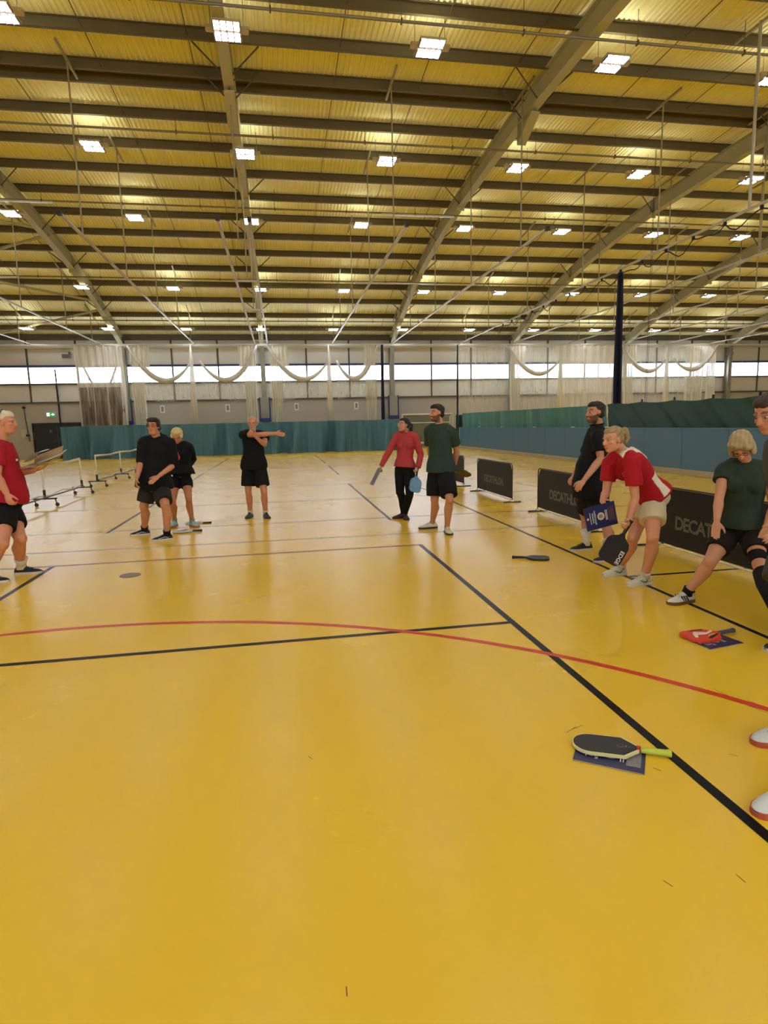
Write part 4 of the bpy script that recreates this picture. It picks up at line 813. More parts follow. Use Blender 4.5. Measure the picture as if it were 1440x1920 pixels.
    # ---- shorts
    if shorts:
        pm = MB(); inf = shorts.get('loose', 0.02); torso(pm, 0.004, -0.18, shorts.get('waist', 0.4), 10); L_ = shorts.get('len', 0.6)
        for q in 'LR':
            hi, k = v['hip'+q], v['kn'+q]; e_ = hi*(1-L_)+k*L_
            pm.tube([hi+spine*0.02, hi*0.9+k*0.1, hi*(1-L_*0.6)+k*L_*0.6, e_], [0.085*s*g+inf*0.2, 0.092*s*g+inf*0.6, (0.085*s*(0.4+0.6*g)+inf*1.1)*(0.6+0.4*legw), (0.074*s*(0.4+0.6*g)+inf*shorts.get('flare', 1.3))*(0.6+0.4*legw)], 18)
        remeshed(pm, shorts.get('name', 'shorts'), shorts['mat'], t, max(voxel, 0.0075), 2, disp=0.007, dscale=8)
    if tights:
        pm = MB(); torso(pm, 0.010, -0.20, 0.16, 8)
        for q in 'LR':
            hi, k, an = v['hip'+q], v['kn'+q], v['an'+q]; back = -(v['toe'+q]-v['heel'+q]).normalized(); lw = legw*s
            pm.tube([hi+spine*0.05, hi*0.8+k*0.2, hi*0.5+k*0.5, k, k*0.68+an*0.32+back*0.018, k*0.12+an*0.88, an], [0.099*lw*g, 0.101*lw*g, 0.088*lw, 0.07*lw, 0.068*lw, 0.046*lw, 0.045*lw], 16); pm.ell(k-back*0.012, (0.06*lw, 0.06*lw, 0.07*lw))
        remeshed(pm, 'leggings', tights, t, voxel, 3, disp=0.003, dscale=9)
    if socks:
        for q in 'LR':
            k, an = v['kn'+q], v['an'+q]; f = socks.get('h', 0.2); lw = legw*s
            MB().tube([an-Vector((0, 0, 0.03)), an, an*(1-f*0.5)+k*f*0.5, an*(1-f)+k*f], [0.042*lw, 0.0425*lw, 0.044*lw, (0.045+0.02*min(1, f*2))*lw], 14).build('sock', socks['mat'], t, True)
    if shoes:
        for q in 'LR': shoe(t, v['toe'+q], v['heel'+q], s, shoes['upper'], shoes['sole'], q, marks=shoes.get('marks'), lace=shoes.get('lace'))
    if glasses:
        gm = MB()
        for sx in (-1, 1):
            gm.tube([hc+B@Vector((sx*0.032+0.023*math.cos(a_), 0.094-0.01*abs(math.cos(a_)), 0.004+0.017*math.sin(a_)))*hs for a_ in [2*math.pi*i/14 for i in range(15)]], 0.0022, 4, cap=False)
            gm.tube([hc+B@Vector(p)*hs for p in ((sx*0.055, 0.086, 0.008), (sx*0.073, 0.05, 0.008), (sx*0.081, -0.005, 0.004))], 0.0022, 4)
        gm.tube([hc+B@Vector(p)*hs for p in ((-0.01, 0.099, 0.008), (0.01, 0.099, 0.008))], 0.0022, 4); gm.build('glasses', glasses, t)
    if band:
        MB().tube([hc+B@(Vector((0.087*math.cos(a_), -0.02, 0.03+0.106*math.sin(a_))))*hs for a_ in [math.pi*i/16-0.1 for i in range(18)]], 0.005, 6).build('headband', band, t)
    t['_x'] = 0; del t['_x']
    info = dict(v=v, B=B, hc=hc, s=s, hs=hs, off=off, fwd=fwd, sdc=sdc, spine=spine, t=t, neck=neck, pel=pel)
    if extra: extra(info)
    return info
J = {
'P1': {'pelvis': [-2.897, 6.85, 0.829], 'neck': [-2.884, 6.85, 1.432], 'head': [-2.81, 6.85, 1.64], 'hipL': [-2.946, 6.97, 0.741], 'shL': [-2.956, 7.05, 1.349], 'toeL': [-2.625, 6.854, 0.0], 'heelL': [-2.903, 6.854, 0.0], 'anL': [-2.831, 6.854, 0.085], 'knL': [-2.715, 6.623, 0.428], 'elL': [-2.803, 7.0, 1.104], 'wrL': [-2.596, 6.85, 1.119], 'haL': [-2.436, 6.825, 1.16], 'hipR': [-2.876, 6.73, 0.758], 'shR': [-2.849, 6.65, 1.344], 'toeR': [-2.82, 6.519, 0.0], 'heelR': [-3.095, 6.557, 0.0], 'anR': [-3.024, 6.547, 0.085], 'knR': [-2.797, 6.404, 0.42], 'elR': [-2.835, 6.55, 1.09], 'wrR': [-2.739, 6.5, 0.918], 'haR': [-2.688, 6.435, 0.772], 'h': 1.76, 'face': [1, -0.05, 0.0], 'up': [0, 0, 1]},
'P2': {'pelvis': [-1.771, 8.75, 0.778], 'neck': [-1.696, 8.75, 1.381], 'head': [-1.715, 8.68, 1.558], 'hipL': [-1.677, 8.72, 0.717], 'shL': [-1.514, 8.7, 1.318], 'toeL': [-1.802, 8.426, 0.0], 'heelL': [-1.539, 8.496, 0.0], 'anL': [-1.608, 8.478, 0.085], 'knL': [-1.583, 8.386, 0.491], 'elL': [-1.482, 8.72, 1.025], 'wrL': [-1.665, 8.5, 0.885], 'haL': [-1.759, 8.389, 0.811], 'hipR': [-1.868, 8.78, 0.719], 'shR': [-1.888, 8.8, 1.333], 'toeR': [-2.21, 8.957, 0.0], 'heelR': [-1.943, 9.004, 0.0], 'anR': [-2.012, 8.992, 0.085], 'knR': [-1.94, 8.75, 0.452], 'elR': [-1.91, 8.646, 1.082], 'wrR': [-1.945, 8.509, 0.866], 'haR': [-1.964, 8.42, 0.73], 'h': 1.72, 'face': [-0.25, -1, 0.08], 'up': [0, 0, 1]},
'P3': {'pelvis': [-1.529, 9.6, 0.856], 'neck': [-1.529, 9.65, 1.291], 'head': [-1.557, 9.58, 1.408], 'hipL': [-1.48, 9.6, 0.754], 'shL': [-1.383, 9.6, 1.239], 'toeL': [-1.315, 9.418, 0.0], 'heelL': [-1.462, 9.628, 0.0], 'anL': [-1.423, 9.573, 0.085], 'knL': [-1.426, 9.411, 0.448], 'elL': [-1.375, 9.794, 1.039], 'wrL': [-1.444, 9.6, 0.919], 'haL': [-1.478, 9.48, 0.871], 'hipR': [-1.631, 9.6, 0.76], 'shR': [-1.668, 9.7, 1.244], 'toeR': [-1.741, 9.503, 0.0], 'heelR': [-1.697, 9.755, 0.0], 'anR': [-1.708, 9.689, 0.085], 'knR': [-1.674, 9.476, 0.418], 'elR': [-1.724, 9.834, 1.006], 'wrR': [-1.703, 9.75, 0.876], 'haR': [-1.64, 9.63, 0.816], 'h': 1.62, 'face': [-0.05, -0.9, -0.5], 'up': [0, 0, 1]},
'P4': {'pelvis': [-0.45, 10.1, 0.93], 'neck': [-0.439, 10.1, 1.431], 'head': [-0.433, 10.05, 1.579], 'hipL': [-0.357, 10.08, 0.857], 'shL': [-0.278, 10.1, 1.383], 'toeL': [-0.25, 9.937, 0.0], 'heelL': [-0.321, 10.201, 0.0], 'anL': [-0.302, 10.132, 0.085], 'knL': [-0.304, 9.946, 0.466], 'elL': [-0.257, 9.98, 1.228], 'wrL': [-0.395, 9.78, 1.374], 'haL': [-0.453, 9.66, 1.444], 'hipR': [-0.541, 10.12, 0.861], 'shR': [-0.57, 10.1, 1.4], 'toeR': [-0.612, 10.056, 0.0], 'heelR': [-0.542, 10.32, 0.0], 'anR': [-0.56, 10.251, 0.085], 'knR': [-0.565, 10.061, 0.465], 'elR': [-0.347, 9.86, 1.397], 'wrR': [-0.065, 9.8, 1.412], 'haR': [0.079, 9.874, 1.382], 'h': 1.73, 'face': [-0.1, -1, 0.0], 'up': [0, 0, 1]},
'P5': {'pelvis': [1.937, 9.25, 0.848], 'neck': [1.964, 9.25, 1.353], 'head': [1.918, 9.2, 1.496], 'hipL': [2.008, 9.22, 0.779], 'shL': [2.09, 9.2, 1.309], 'toeL': [1.915, 9.057, 0.0], 'heelL': [1.938, 9.315, 0.0], 'anL': [1.932, 9.248, 0.085], 'knL': [1.961, 9.036, 0.425], 'elL': [2.181, 9.163, 1.03], 'wrL': [2.114, 9.074, 0.811], 'haL': [2.051, 8.954, 0.747], 'hipR': [1.868, 9.3, 0.779], 'shR': [1.836, 9.3, 1.322], 'toeR': [1.727, 9.286, 0.0], 'heelR': [1.98, 9.339, 0.0], 'anR': [1.914, 9.325, 0.085], 'knR': [1.836, 9.173, 0.45], 'elR': [1.683, 9.3, 1.065], 'wrR': [1.553, 9.3, 0.841], 'haR': [1.497, 9.18, 0.784], 'h': 1.64, 'face': [-1, -0.45, 0.12], 'up': [0, 0, 1]},
'P6': {'pelvis': [2.192, 8.0, 0.906], 'neck': [2.174, 8.0, 1.48], 'head': [2.131, 8.0, 1.648], 'hipL': [2.247, 7.9, 0.844], 'shL': [2.314, 7.88, 1.383], 'toeL': [2.22, 7.646, 0.0], 'heelL': [2.235, 7.93, 0.0], 'anL': [2.231, 7.857, 0.085], 'knL': [2.217, 7.674, 0.487], 'elL': [2.418, 8.006, 1.121], 'wrL': [2.422, 8.1, 0.928], 'haL': [2.434, 8.22, 0.836], 'hipR': [2.12, 8.08, 0.835], 'shR': [2.068, 8.12, 1.409], 'toeR': [1.918, 8.257, 0.0], 'heelR': [2.202, 8.271, 0.0], 'anR': [2.128, 8.268, 0.085], 'knR': [2.095, 8.0, 0.452], 'elR': [2.097, 8.25, 1.09], 'wrR': [2.347, 8.25, 0.852], 'haR': [2.458, 8.357, 0.778], 'h': 1.8, 'face': [-1, -0.35, 0.02], 'up': [0, 0, 1]},
'P7': {'pelvis': [3.412, 6.1, 0.775], 'neck': [3.463, 6.1, 1.424], 'head': [3.391, 6.05, 1.587], 'hipL': [3.399, 5.98, 0.693], 'shL': [3.358, 5.9, 1.336], 'toeL': [3.24, 5.714, 0.0], 'heelL': [3.514, 5.738, 0.0], 'anL': [3.442, 5.731, 0.085], 'knL': [3.568, 6.053, 0.338], 'elL': [3.362, 5.85, 1.099], 'wrL': [3.118, 5.75, 0.878], 'haL': [2.993, 5.659, 0.819], 'hipR': [3.445, 6.2, 0.678], 'shR': [3.52, 6.3, 1.325], 'toeR': [3.279, 6.315, 0.0], 'heelR': [3.554, 6.315, 0.0], 'anR': [3.482, 6.315, 0.085], 'knR': [3.549, 6.499, 0.402], 'elR': [3.47, 6.4, 1.054], 'wrR': [3.289, 6.3, 0.877], 'haR': [3.173, 6.198, 0.817], 'h': 1.74, 'face': [-1, -0.1, 0.02], 'up': [0, 0, 1]},
'P8': {'pelvis': [3.381, 4.95, 0.825], 'neck': [3.045, 4.92, 1.217], 'head': [2.884, 4.85, 1.347], 'hipL': [3.328, 4.85, 0.741], 'shL': [3.029, 4.74, 1.141], 'toeL': [3.059, 4.788, 0.0], 'heelL': [3.32, 4.834, 0.0], 'anL': [3.252, 4.822, 0.085], 'knL': [3.212, 4.676, 0.468], 'elL': [3.055, 4.72, 0.822], 'wrL': [2.989, 4.7, 0.629], 'haL': [2.912, 4.582, 0.554], 'hipR': [3.353, 5.05, 0.739], 'shR': [3.002, 5.08, 1.112], 'toeR': [3.031, 5.169, 0.0], 'heelR': [3.295, 5.197, 0.0], 'anR': [3.226, 5.19, 0.085], 'knR': [3.203, 4.95, 0.422], 'elR': [2.954, 5.02, 0.856], 'wrR': [2.874, 4.95, 0.769], 'haR': [2.852, 4.83, 0.727], 'h': 1.68, 'face': [-1, -0.25, -0.12], 'up': [-0.35, -0.05, 1]},
'P9': {'pelvis': [3.701, 4.25, 0.645], 'neck': [3.698, 4.22, 1.14], 'head': [3.555, 4.12, 1.31], 'hipL': [3.782, 4.2, 0.578], 'shL': [3.816, 4.15, 1.072], 'toeL': [3.56, 3.325, 0.0], 'heelL': [3.317, 3.423, 0.0], 'anL': [3.38, 3.398, 0.085], 'knL': [3.6, 3.903, 0.38], 'elL': [3.85, 4.067, 0.796], 'wrL': [3.724, 4.0, 0.642], 'haL': [3.666, 4.0, 0.474], 'hipR': [3.653, 4.3, 0.576], 'shR': [3.594, 4.3, 1.078], 'toeR': [3.063, 4.223, 0.0], 'heelR': [3.323, 4.26, 0.0], 'anR': [3.255, 4.25, 0.085], 'knR': [3.36, 4.139, 0.359], 'elR': [3.449, 4.189, 0.859], 'wrR': [3.32, 4.04, 0.707], 'haR': [3.247, 3.963, 0.59], 'h': 1.66, 'face': [-0.55, -0.6, -0.85], 'up': [-0.5, -0.25, 0.8]},
'P10': {'pelvis': [3.327, 3.3, 0.799], 'neck': [3.094, 3.25, 1.372], 'head': [2.943, 3.2, 1.539], 'hipL': [3.201, 3.2, 0.754], 'shL': [3.001, 3.05, 1.259], 'toeL': [3.032, 3.194, 0.0], 'heelL': [3.315, 3.218, 0.0], 'anL': [3.242, 3.212, 0.085], 'knL': [3.062, 3.15, 0.462], 'elL': [3.017, 3.0, 0.946], 'wrL': [2.919, 3.05, 0.862], 'haL': [2.796, 2.957, 0.789], 'hipR': [3.412, 3.4, 0.724], 'shR': [3.401, 3.45, 1.243], 'toeR': [3.502, 3.403, 0.0], 'heelR': [3.787, 3.403, 0.0], 'anR': [3.713, 3.403, 0.085], 'knR': [3.613, 3.5, 0.311], 'elR': [3.602, 3.5, 0.883], 'wrR': [3.548, 3.5, 0.546], 'haR': [3.428, 3.413, 0.46], 'h': 1.8, 'face': [-1, -0.15, -0.35], 'up': [-0.3, 0, 1]}}
def cloth(name, rgb, **k): return mat(name, rgb, k.get('rough', 0.85), bump=0.25, bscale=k.get('bs', 30), var=k.get('var', 0.06), vscale=9, spec=0.25)
C_BLK = cloth('cloth_black', (15, 15, 16)); C_BLK2 = cloth('cloth_black_shorts', (19, 18, 18)); C_CHAR = cloth('cloth_charcoal', (42, 40, 38)); C_RED = cloth('cloth_red', (168, 26, 44)); C_CORAL = cloth('cloth_coral', (176, 62, 66)); C_GREEN = cloth('cloth_dark_green', (44, 62, 54)); C_OLIVE = cloth('cloth_olive_green', (46, 58, 46)); C_CREAM = cloth('cloth_cream', (208, 196, 160))
C_DARKSH = cloth('cloth_brown_black', (34, 28, 25)); C_GREYT = cloth('cloth_grey_trousers', (70, 70, 68)); SOCKW = cloth('sock_white', (214, 206, 180)); SOCKB = cloth('sock_black', (22, 22, 24))
SB = mat('shoe_black', (20, 20, 22), 0.6, bump=0.3, bscale=120); SOLW = mat('sole_white', (208, 202, 190), 0.5); SHW = mat('shoe_white', (214, 210, 190), 0.6, bump=0.3, bscale=100, var=0.05); SOLD = mat('sole_dark', (36, 34, 34), 0.6); STG = mat('shoe_teal', (36, 58, 58), 0.6, bump=0.3, bscale=100); MAROON = mat('shoe_maroon', (64, 24, 32), 0.6); SOLO = mat('sole_coral', (178, 84, 62), 0.5); SOLG = mat('sole_gum', (108, 78, 54), 0.5); LACEW = mat('lace_white', (224, 220, 206), 0.7); MARKG = mat('mark_green', (52, 96, 66), 0.5); MARKB = mat('mark_black', (28, 28, 28), 0.5); MARKW = mat('mark_white', (214, 214, 210), 0.5)
GLB = mat('glasses_dark', (40, 26, 22), 0.3); GLW = mat('glasses_clear', (200, 196, 190), 0.2)
H_SHORT = [((0, -0.03, 0.046), (0.081, 0.094, 0.083)), ((0, 0.01, 0.082), (0.066, 0.075, 0.042)), ((0, -0.06, -0.01), (0.072, 0.055, 0.06))]
H_CROP = [((0, -0.03, 0.044), (0.079, 0.092, 0.08)), ((0, -0.06, -0.01), (0.07, 0.052, 0.055))]
H_MESSY = [((0, -0.03, 0.05), (0.088, 0.10, 0.088)), ((0, 0.03, 0.09), (0.075, 0.065, 0.04)), ((0, -0.065, -0.01), (0.078, 0.055, 0.075)), ((0.07, -0.01, 0.03), (0.022, 0.05, 0.05)), ((-0.07, -0.01, 0.03), (0.022, 0.05, 0.05))]
H_CURL = [((0, -0.03, 0.055), (0.095, 0.105, 0.09)), ((0, 0.035, 0.09), (0.08, 0.06, 0.045)), ((0, -0.06, 0.0), (0.085, 0.06, 0.08)), ((0.075, 0.01, 0.02), (0.025, 0.05, 0.05)), ((-0.075, 0.01, 0.02), (0.025, 0.05, 0.05))]
H_BOB = [((0, -0.025, 0.05), (0.09, 0.105, 0.09)), ((0.01, 0.04, 0.085), (0.08, 0.06, 0.042)), ((0, -0.06, -0.03), (0.085, 0.06, 0.09)), ((0.078, -0.0, -0.02), (0.024, 0.06, 0.075)), ((-0.078, -0.0, -0.02), (0.024, 0.06, 0.075)), ((-0.05, 0.06, 0.05), (0.045, 0.03, 0.03))]
H_PONY = [((0, -0.028, 0.045), (0.081, 0.095, 0.083)), ((0, 0.0, 0.08), (0.066, 0.075, 0.042)), ((0, -0.065, 0.0), (0.07, 0.05, 0.055)), ((0, -0.13, 0.03), (0.03, 0.035, 0.034)), ((0, -0.165, -0.02), (0.034, 0.03, 0.07)), ((0.0, -0.17, -0.1), (0.03, 0.026, 0.075)), ((0, -0.16, -0.17), (0.02, 0.018, 0.055))]
H_BUN = [((0, -0.028, 0.045), (0.081, 0.095, 0.083)), ((0, 0.0, 0.08), (0.066, 0.075, 0.042)), ((0, -0.065, 0.0), (0.07, 0.05, 0.055)), ((0, -0.128, 0.06), (0.03, 0.035, 0.03)), ((0, -0.16, 0.05), (0.04, 0.036, 0.05)), ((0, -0.175, 0.0), (0.034, 0.026, 0.05)), ((0, -0.165, -0.04), (0.02, 0.016, 0.03))]
D = Vector
def chest_logo(nm, m, size):
    def f(I):
        p = I['pel']+(I['neck']-I['pel'])*0.72+I['sdc']*(-0.08)*I['s']
        MB().ell(p+I['fwd']*0.145*I['s'], (size, 0.004, size*0.6), None, 12, 6).build(nm, m, I['t'], True)
    return f
# 1 man in red tee at left edge
def ex1(I):
    v = I['v']; s = I['s']
    mk = MB(); c = I['pel']+(I['neck']-I['pel'])*0.68+I['fwd']*0.15*s-I['sdc']*0.02
    mk.ell(c+D((0, -0.07, 0)), (0.02, 0.045, 0.016), None, 10, 6); mk.build('chest_print', mat('print_blue', (70, 80, 150), 0.6), I['t'], True)
    MB().ell(c+D((0.004, -0.1, 0.0)), (0.02, 0.014, 0.014), None, 10, 6).build('chest_print', MARKW, I['t'], True)
I1 = person(J['P1'], label='man in red tee and black shorts at the left edge, holding open booklets', girth=1.18, belly=0.05, armw=1.15, legw=1.15, skin=(206, 140, 108), voxel=0.0065,
    hair=[((0, -0.038, 0.052), (0.082, 0.092, 0.082)), ((0, 0.002, 0.078), (0.068, 0.08, 0.05)), ((0, -0.065, -0.01), (0.076, 0.055, 0.075))], hair_col=(222, 210, 186), hair_var=0.08, shirt=dict(mat=C_RED, hem=-0.04, sleeve=0.62, loose=0.014), shorts=dict(mat=C_BLK, len=0.62, loose=0.02),
    socks=dict(mat=SOCKW, h=0.3), shoes=dict(upper=SB, sole=SOLW, lace=SB), band=mat('headband_black', (26, 22, 22), 0.5), hands={'L': dict(n=(0, 0, 1), thumb=(0.3, -1, 0), curl=0.25), 'R': dict(n=(0.3, 0.9, 0), thumb=(1, 0, 0), curl=0.9)}, extra=ex1)
# 2 man in black hoodie
I2 = person(J['P2'], label='man in black hoodie, dark shorts and glasses walking across the court', girth=1.2, belly=0.05, armw=1.1, legw=1.12, skin=(196, 136, 104),
    hair=H_MESSY, hair_col=(34, 24, 20), shirt=dict(mat=C_BLK, name='hoodie', hem=-0.1, sleeve=1.12, loose=0.03, hood=True, wr=0.014), shorts=dict(mat=C_CHAR, len=0.8, loose=0.02, flare=1.3),
    socks=dict(mat=SOCKB, h=0.12), shoes=dict(upper=SB, sole=SOLW, marks=('wave', MARKW)), glasses=GLB, hands={'R': dict(n=(1, 0.3, 0), thumb=(0, -1, 0.2), curl=0.55), 'L': dict(n=(0, 0.8, -0.4), thumb=(0, -0.3, 1), curl=0.25)})
# 3 fair-haired woman behind
def ex3(I):
    c = I['pel']+(I['neck']-I['pel'])*0.55
    MB().ell(c+I['fwd']*0.125*I['s'], (0.045, 0.012, 0.07), None, 14, 8).build('top', cloth('cloth_pink', (214, 84, 88)), I['t'], True)
I3 = person(J['P3'], label='fair curly-haired woman in black jacket and shorts looking down behind the man in the hoodie', female=True, girth=0.95, skin=(188, 124, 88),
    hair=H_CURL, hair_col=(214, 192, 132), hair_var=0.16, shirt=dict(mat=C_BLK, name='jacket', hem=-0.08, sleeve=1.85, loose=0.02, wr=0.012), shorts=dict(mat=C_BLK2, len=0.42, loose=0.02),
    socks=dict(mat=mat('sock_teal', (120, 170, 165), 0.8), h=0.08), shoes=dict(upper=mat('shoe_pale_teal', (150, 190, 186), 0.6), sole=SOLO), hands={'L': dict(n=(-1, 0, 0), curl=0.6), 'R': dict(n=(1, 0, 0), curl=0.6)}, extra=ex3)
# 4 grey-haired man stretching
I4 = person(J['P4'], label='grey-haired man in black tee and shorts stretching one arm across his chest', girth=1.06, belly=0.03, armw=1.02, skin=(200, 138, 108),
    hair=H_CROP, hair_col=(188, 178, 162), hair_var=0.1, beard=(190, 168, 150), shirt=dict(mat=C_BLK, hem=-0.22, sleeve=0.42, loose=0.016), shorts=dict(mat=C_BLK2, len=0.78, loose=0.03, flare=1.3),
    socks=dict(mat=SOCKW, h=0.13), shoes=dict(upper=STG, sole=SOLD, lace=STG), hands={'R': dict(n=(0.2, 1, -0.2), thumb=(0, 0, 1), curl=0.08, spread=0.02), 'L': dict(n=(0, 1, 0), thumb=(-0.2, 0, 1), curl=0.3)})
# 5 woman in coral pullover
def ex5(I):
    MB().ell(I['hc']+I['B']@D((0, -0.115, 0.02))*I['hs'], (0.02, 0.045, 0.05), I['B'], 12, 8).build('hair_tie', mat('hair_tie_grey', (150, 152, 164), 0.7), I['t'], True)
    c = I['neck']+I['fwd']*0.065-I['spine']*0.05; MB().tube([c, c-I['spine']*0.11+I['fwd']*0.055], 0.006, 5).build('zip', mat('zip_grey', (90, 84, 80), 0.5), I['t'])
I5 = person(J['P5'], label='dark-haired woman with ponytail and glasses in coral pullover and black leggings', female=True, girth=0.93, skin=(196, 140, 112),
    hair=H_PONY, hair_col=(26, 20, 20), shirt=dict(mat=C_CORAL, name='pullover', hem=-0.02, sleeve=1.93, loose=0.014, collar=True, wr=0.008), tights=C_BLK,
    socks=None, shoes=dict(upper=MAROON, sole=MAROON), glasses=GLW, hands={'R': dict(n=(0.8, 0.2, 0), thumb=(0, -1, 0), curl=0.75), 'L': dict(n=(-0.9, 0, 0), thumb=(0, -1, 0), curl=0.95)}, extra=ex5)
# 6 man in dark green tee
def ex6(I):
    w_ = I['v']['wrL']; d = (I['v']['haL']-w_).normalized(); MB().tube([w_-d*0.012, w_+d*0.012], 0.031, 12).build('watch', mat('watch_dark', (30, 28, 30), 0.4), I['t'])
I6 = person(J['P6'], label='dark-haired bearded man in dark green tee with hands behind his back', girth=1.05, belly=0.02, armw=1.05, legw=1.02, skin=(192, 136, 104),
    hair=H_SHORT, hair_col=(24, 18, 16), beard=(64, 40, 28), shirt=dict(mat=C_GREEN, hem=-0.1, sleeve=0.62, loose=0.016), shorts=dict(mat=C_BLK2, len=0.86, loose=0.032, flare=1.2),
    socks=None, shoes=dict(upper=SHW, sole=SOLD, lace=LACEW), hands={'L': dict(n=(-1, 0, 0), thumb=(0, 0.2, -1), curl=0.6), 'R': dict(n=(0, 0.6, 0), thumb=(0, 1, 0), curl=0.6)}, extra=ex6)
# 7 man in black top
I7 = person(J['P7'], label='dark-haired bearded man in loose black top and white socks, seen from his left side', girth=1.08, belly=0.06, armw=1.02, legw=1.05, skin=(188, 132, 102),
    hair=H_SHORT, hair_col=(30, 20, 16), beard=(70, 42, 30), shirt=dict(mat=C_BLK, hem=-0.2, sleeve=0.7, loose=0.022, collar=True), shorts=dict(mat=C_BLK2, len=0.72, loose=0.032, flare=1.2),
    socks=dict(mat=SOCKW, h=0.42), shoes=dict(upper=SB, sole=SOLW, lace=SB), hands={'L': dict(n=(0.1, 0.4, -0.9), thumb=(0, 1, 0), curl=0.7), 'R': dict(n=(0.2, -0.3, -0.9), thumb=(0, -1, 0), curl=0.7)})
# 8 woman in red and white shirt
RW = mat('cloth_red_white', (168, 22, 34), 0.85, bump=0.25, bscale=30, vcol=True, spec=0.25)
def pan8(co, v, pel, neck, fwd, sdc, spine, s):
    p = co-np.array(pel); L = (neck-pel).length; t = p@np.array(spine)/L; a = p@np.array(sdc); f = p@np.array(fwd)
    c = np.tile(np.array(lin((168, 22, 34))), (len(co), 1)); w = np.array(lin((226, 218, 196)))
    m = (a < -0.05) & (t > 0.04) & (t < 0.42) & (np.abs(f+0.015+0.12*(t-0.2)) < 0.032+0.09*np.abs(t-0.2))
    m |= (a > 0.05) & (t > 0.04) & (t < 0.42) & (np.abs(f+0.015+0.12*(t-0.2)) < 0.032+0.09*np.abs(t-0.2))
    m |= (t > 0.72) & (np.abs(a) < 0.165) & (np.abs(a) > 0.05) & (f < 0.05+0.5*(np.abs(a)-0.05)) & (f > -0.1)
    c[m] = w; return c
def ex8(I):
    B, hc, hs = I['B'], I['hc'], I['hs']
    c = I['pel']+(I['neck']-I['pel'])*0.70+I['fwd']*0.155*I['s']-I['sdc']*0.06
    MB().tube([c+(I['sdc']*math.cos(a)*0.034+I['spine']*math.sin(a)*0.04) for a in [2*math.pi*i/16 for i in range(17)]], 0.003, 5, cap=False).build('chest_crest', mat('crest_pink', (206, 120, 108), 0.7), I['t'])
    MB().ell(c, (0.012, 0.012, 0.02), None, 8, 6).build('chest_crest', mat('crest_pink', (206, 120, 108), 0.7), I['t'], True)
    w_ = I['v']['wrL']; d = (I['v']['haL']-w_).normalized()
    MB().tube([w_-d*0.006, w_+d*0.006], 0.031, 14).build('bracelet', mat('bracelet_gold', (236, 196, 110), 0.3, metal=0.4), I['t'])
I8 = person(J['P8'], label='fair-haired woman in red and white shirt and cream shorts bending forward', female=True, girth=1.06, armw=1.02, legw=1.04, skin=(208, 146, 112), voxel=0.0058,
    hair=H_BUN, hair_col=(156, 132, 92), hair_var=0.3, shirt=dict(mat=RW, hem=0.0, sleeve=0.66, loose=0.018, panels=pan8), shorts=dict(mat=C_CREAM, len=0.55, loose=0.026, flare=1.3, waist=0.4),
    socks=dict(mat=SOCKW, h=0.1), shoes=dict(upper=SHW, sole=SHW, lace=LACEW, marks=('tick', MARKG)), hands={'L': dict(n=(-0.9, 0.3, 0), thumb=(-0.3, -1, 0), curl=0.95), 'R': dict(n=(0.9, 0.1, 0.1), thumb=(0.2, -1, 0), curl=0.5)}, extra=ex8)
# 9 woman in dark green tee, lunging
def ex9(I):
    k, an, s = I['v']['knL'], I['v']['anL'], I['s']
    MB().tube([k*1.06-an*0.06+(I['v']['hipL']-k)*0.18, k+(I['v']['hipL']-k)*0.04], [0.072*s, 0.062*s], 14).build('knee_support', SOCKB, I['t'], True)
    MB().tube([k*0.86+an*0.14, k*0.66+an*0.34, k*0.3+an*0.7, an], [0.074*s, 0.084*s, 0.07*s, 0.054*s], 14).build('calf_sleeve', SOCKB, I['t'], True)
I9 = person(J['P9'], label='short fair-haired woman with glasses in olive tee lunging with hands on her thighs', female=True, girth=1.02, armw=0.98, legw=1.02, skin=(204, 146, 112), voxel=0.0056,
    hair=H_BOB, hair_col=(170, 148, 106), hair_var=0.2, shirt=dict(mat=C_OLIVE, hem=-0.05, sleeve=0.38, loose=0.02), shorts=dict(mat=C_DARKSH, len=0.62, loose=0.02, flare=1.1),
    socks=dict(mat=SOCKB, h=0.12), shoes=dict(upper=SHW, sole=SOLG, lace=LACEW, marks=('stripes', MARKB)), glasses=GLB, hands={'R': dict(n=(0.7, 0.6, 0), thumb=(0.4, -1, 0), curl=0.12, spread=0.02), 'L': dict(n=(0.2, 0.9, -0.3), thumb=(0.6, 0, 0.6), curl=0.15, spread=0.022)}, extra=ex9)
# 10 man at the right edge
I10 = person(J['P10'], label='man with cropped brown hair at the right edge, only his bowed head in view', girth=1.08, skin=(190, 134, 102), voxel=0.006,
    hair=H_SHORT, hair_col=(58, 44, 34), shirt=dict(mat=C_GREYT, hem=-0.1, sleeve=0.6, loose=0.016), shorts=dict(mat=C_GREYT, len=0.95, loose=0.02, name='trousers'), socks=dict(mat=SOCKB, h=0.5), shoes=dict(upper=SB, sole=SOLW), hands={'L': dict(n=(0, 1, 0), thumb=(-1, 0, 0), curl=0.3)})
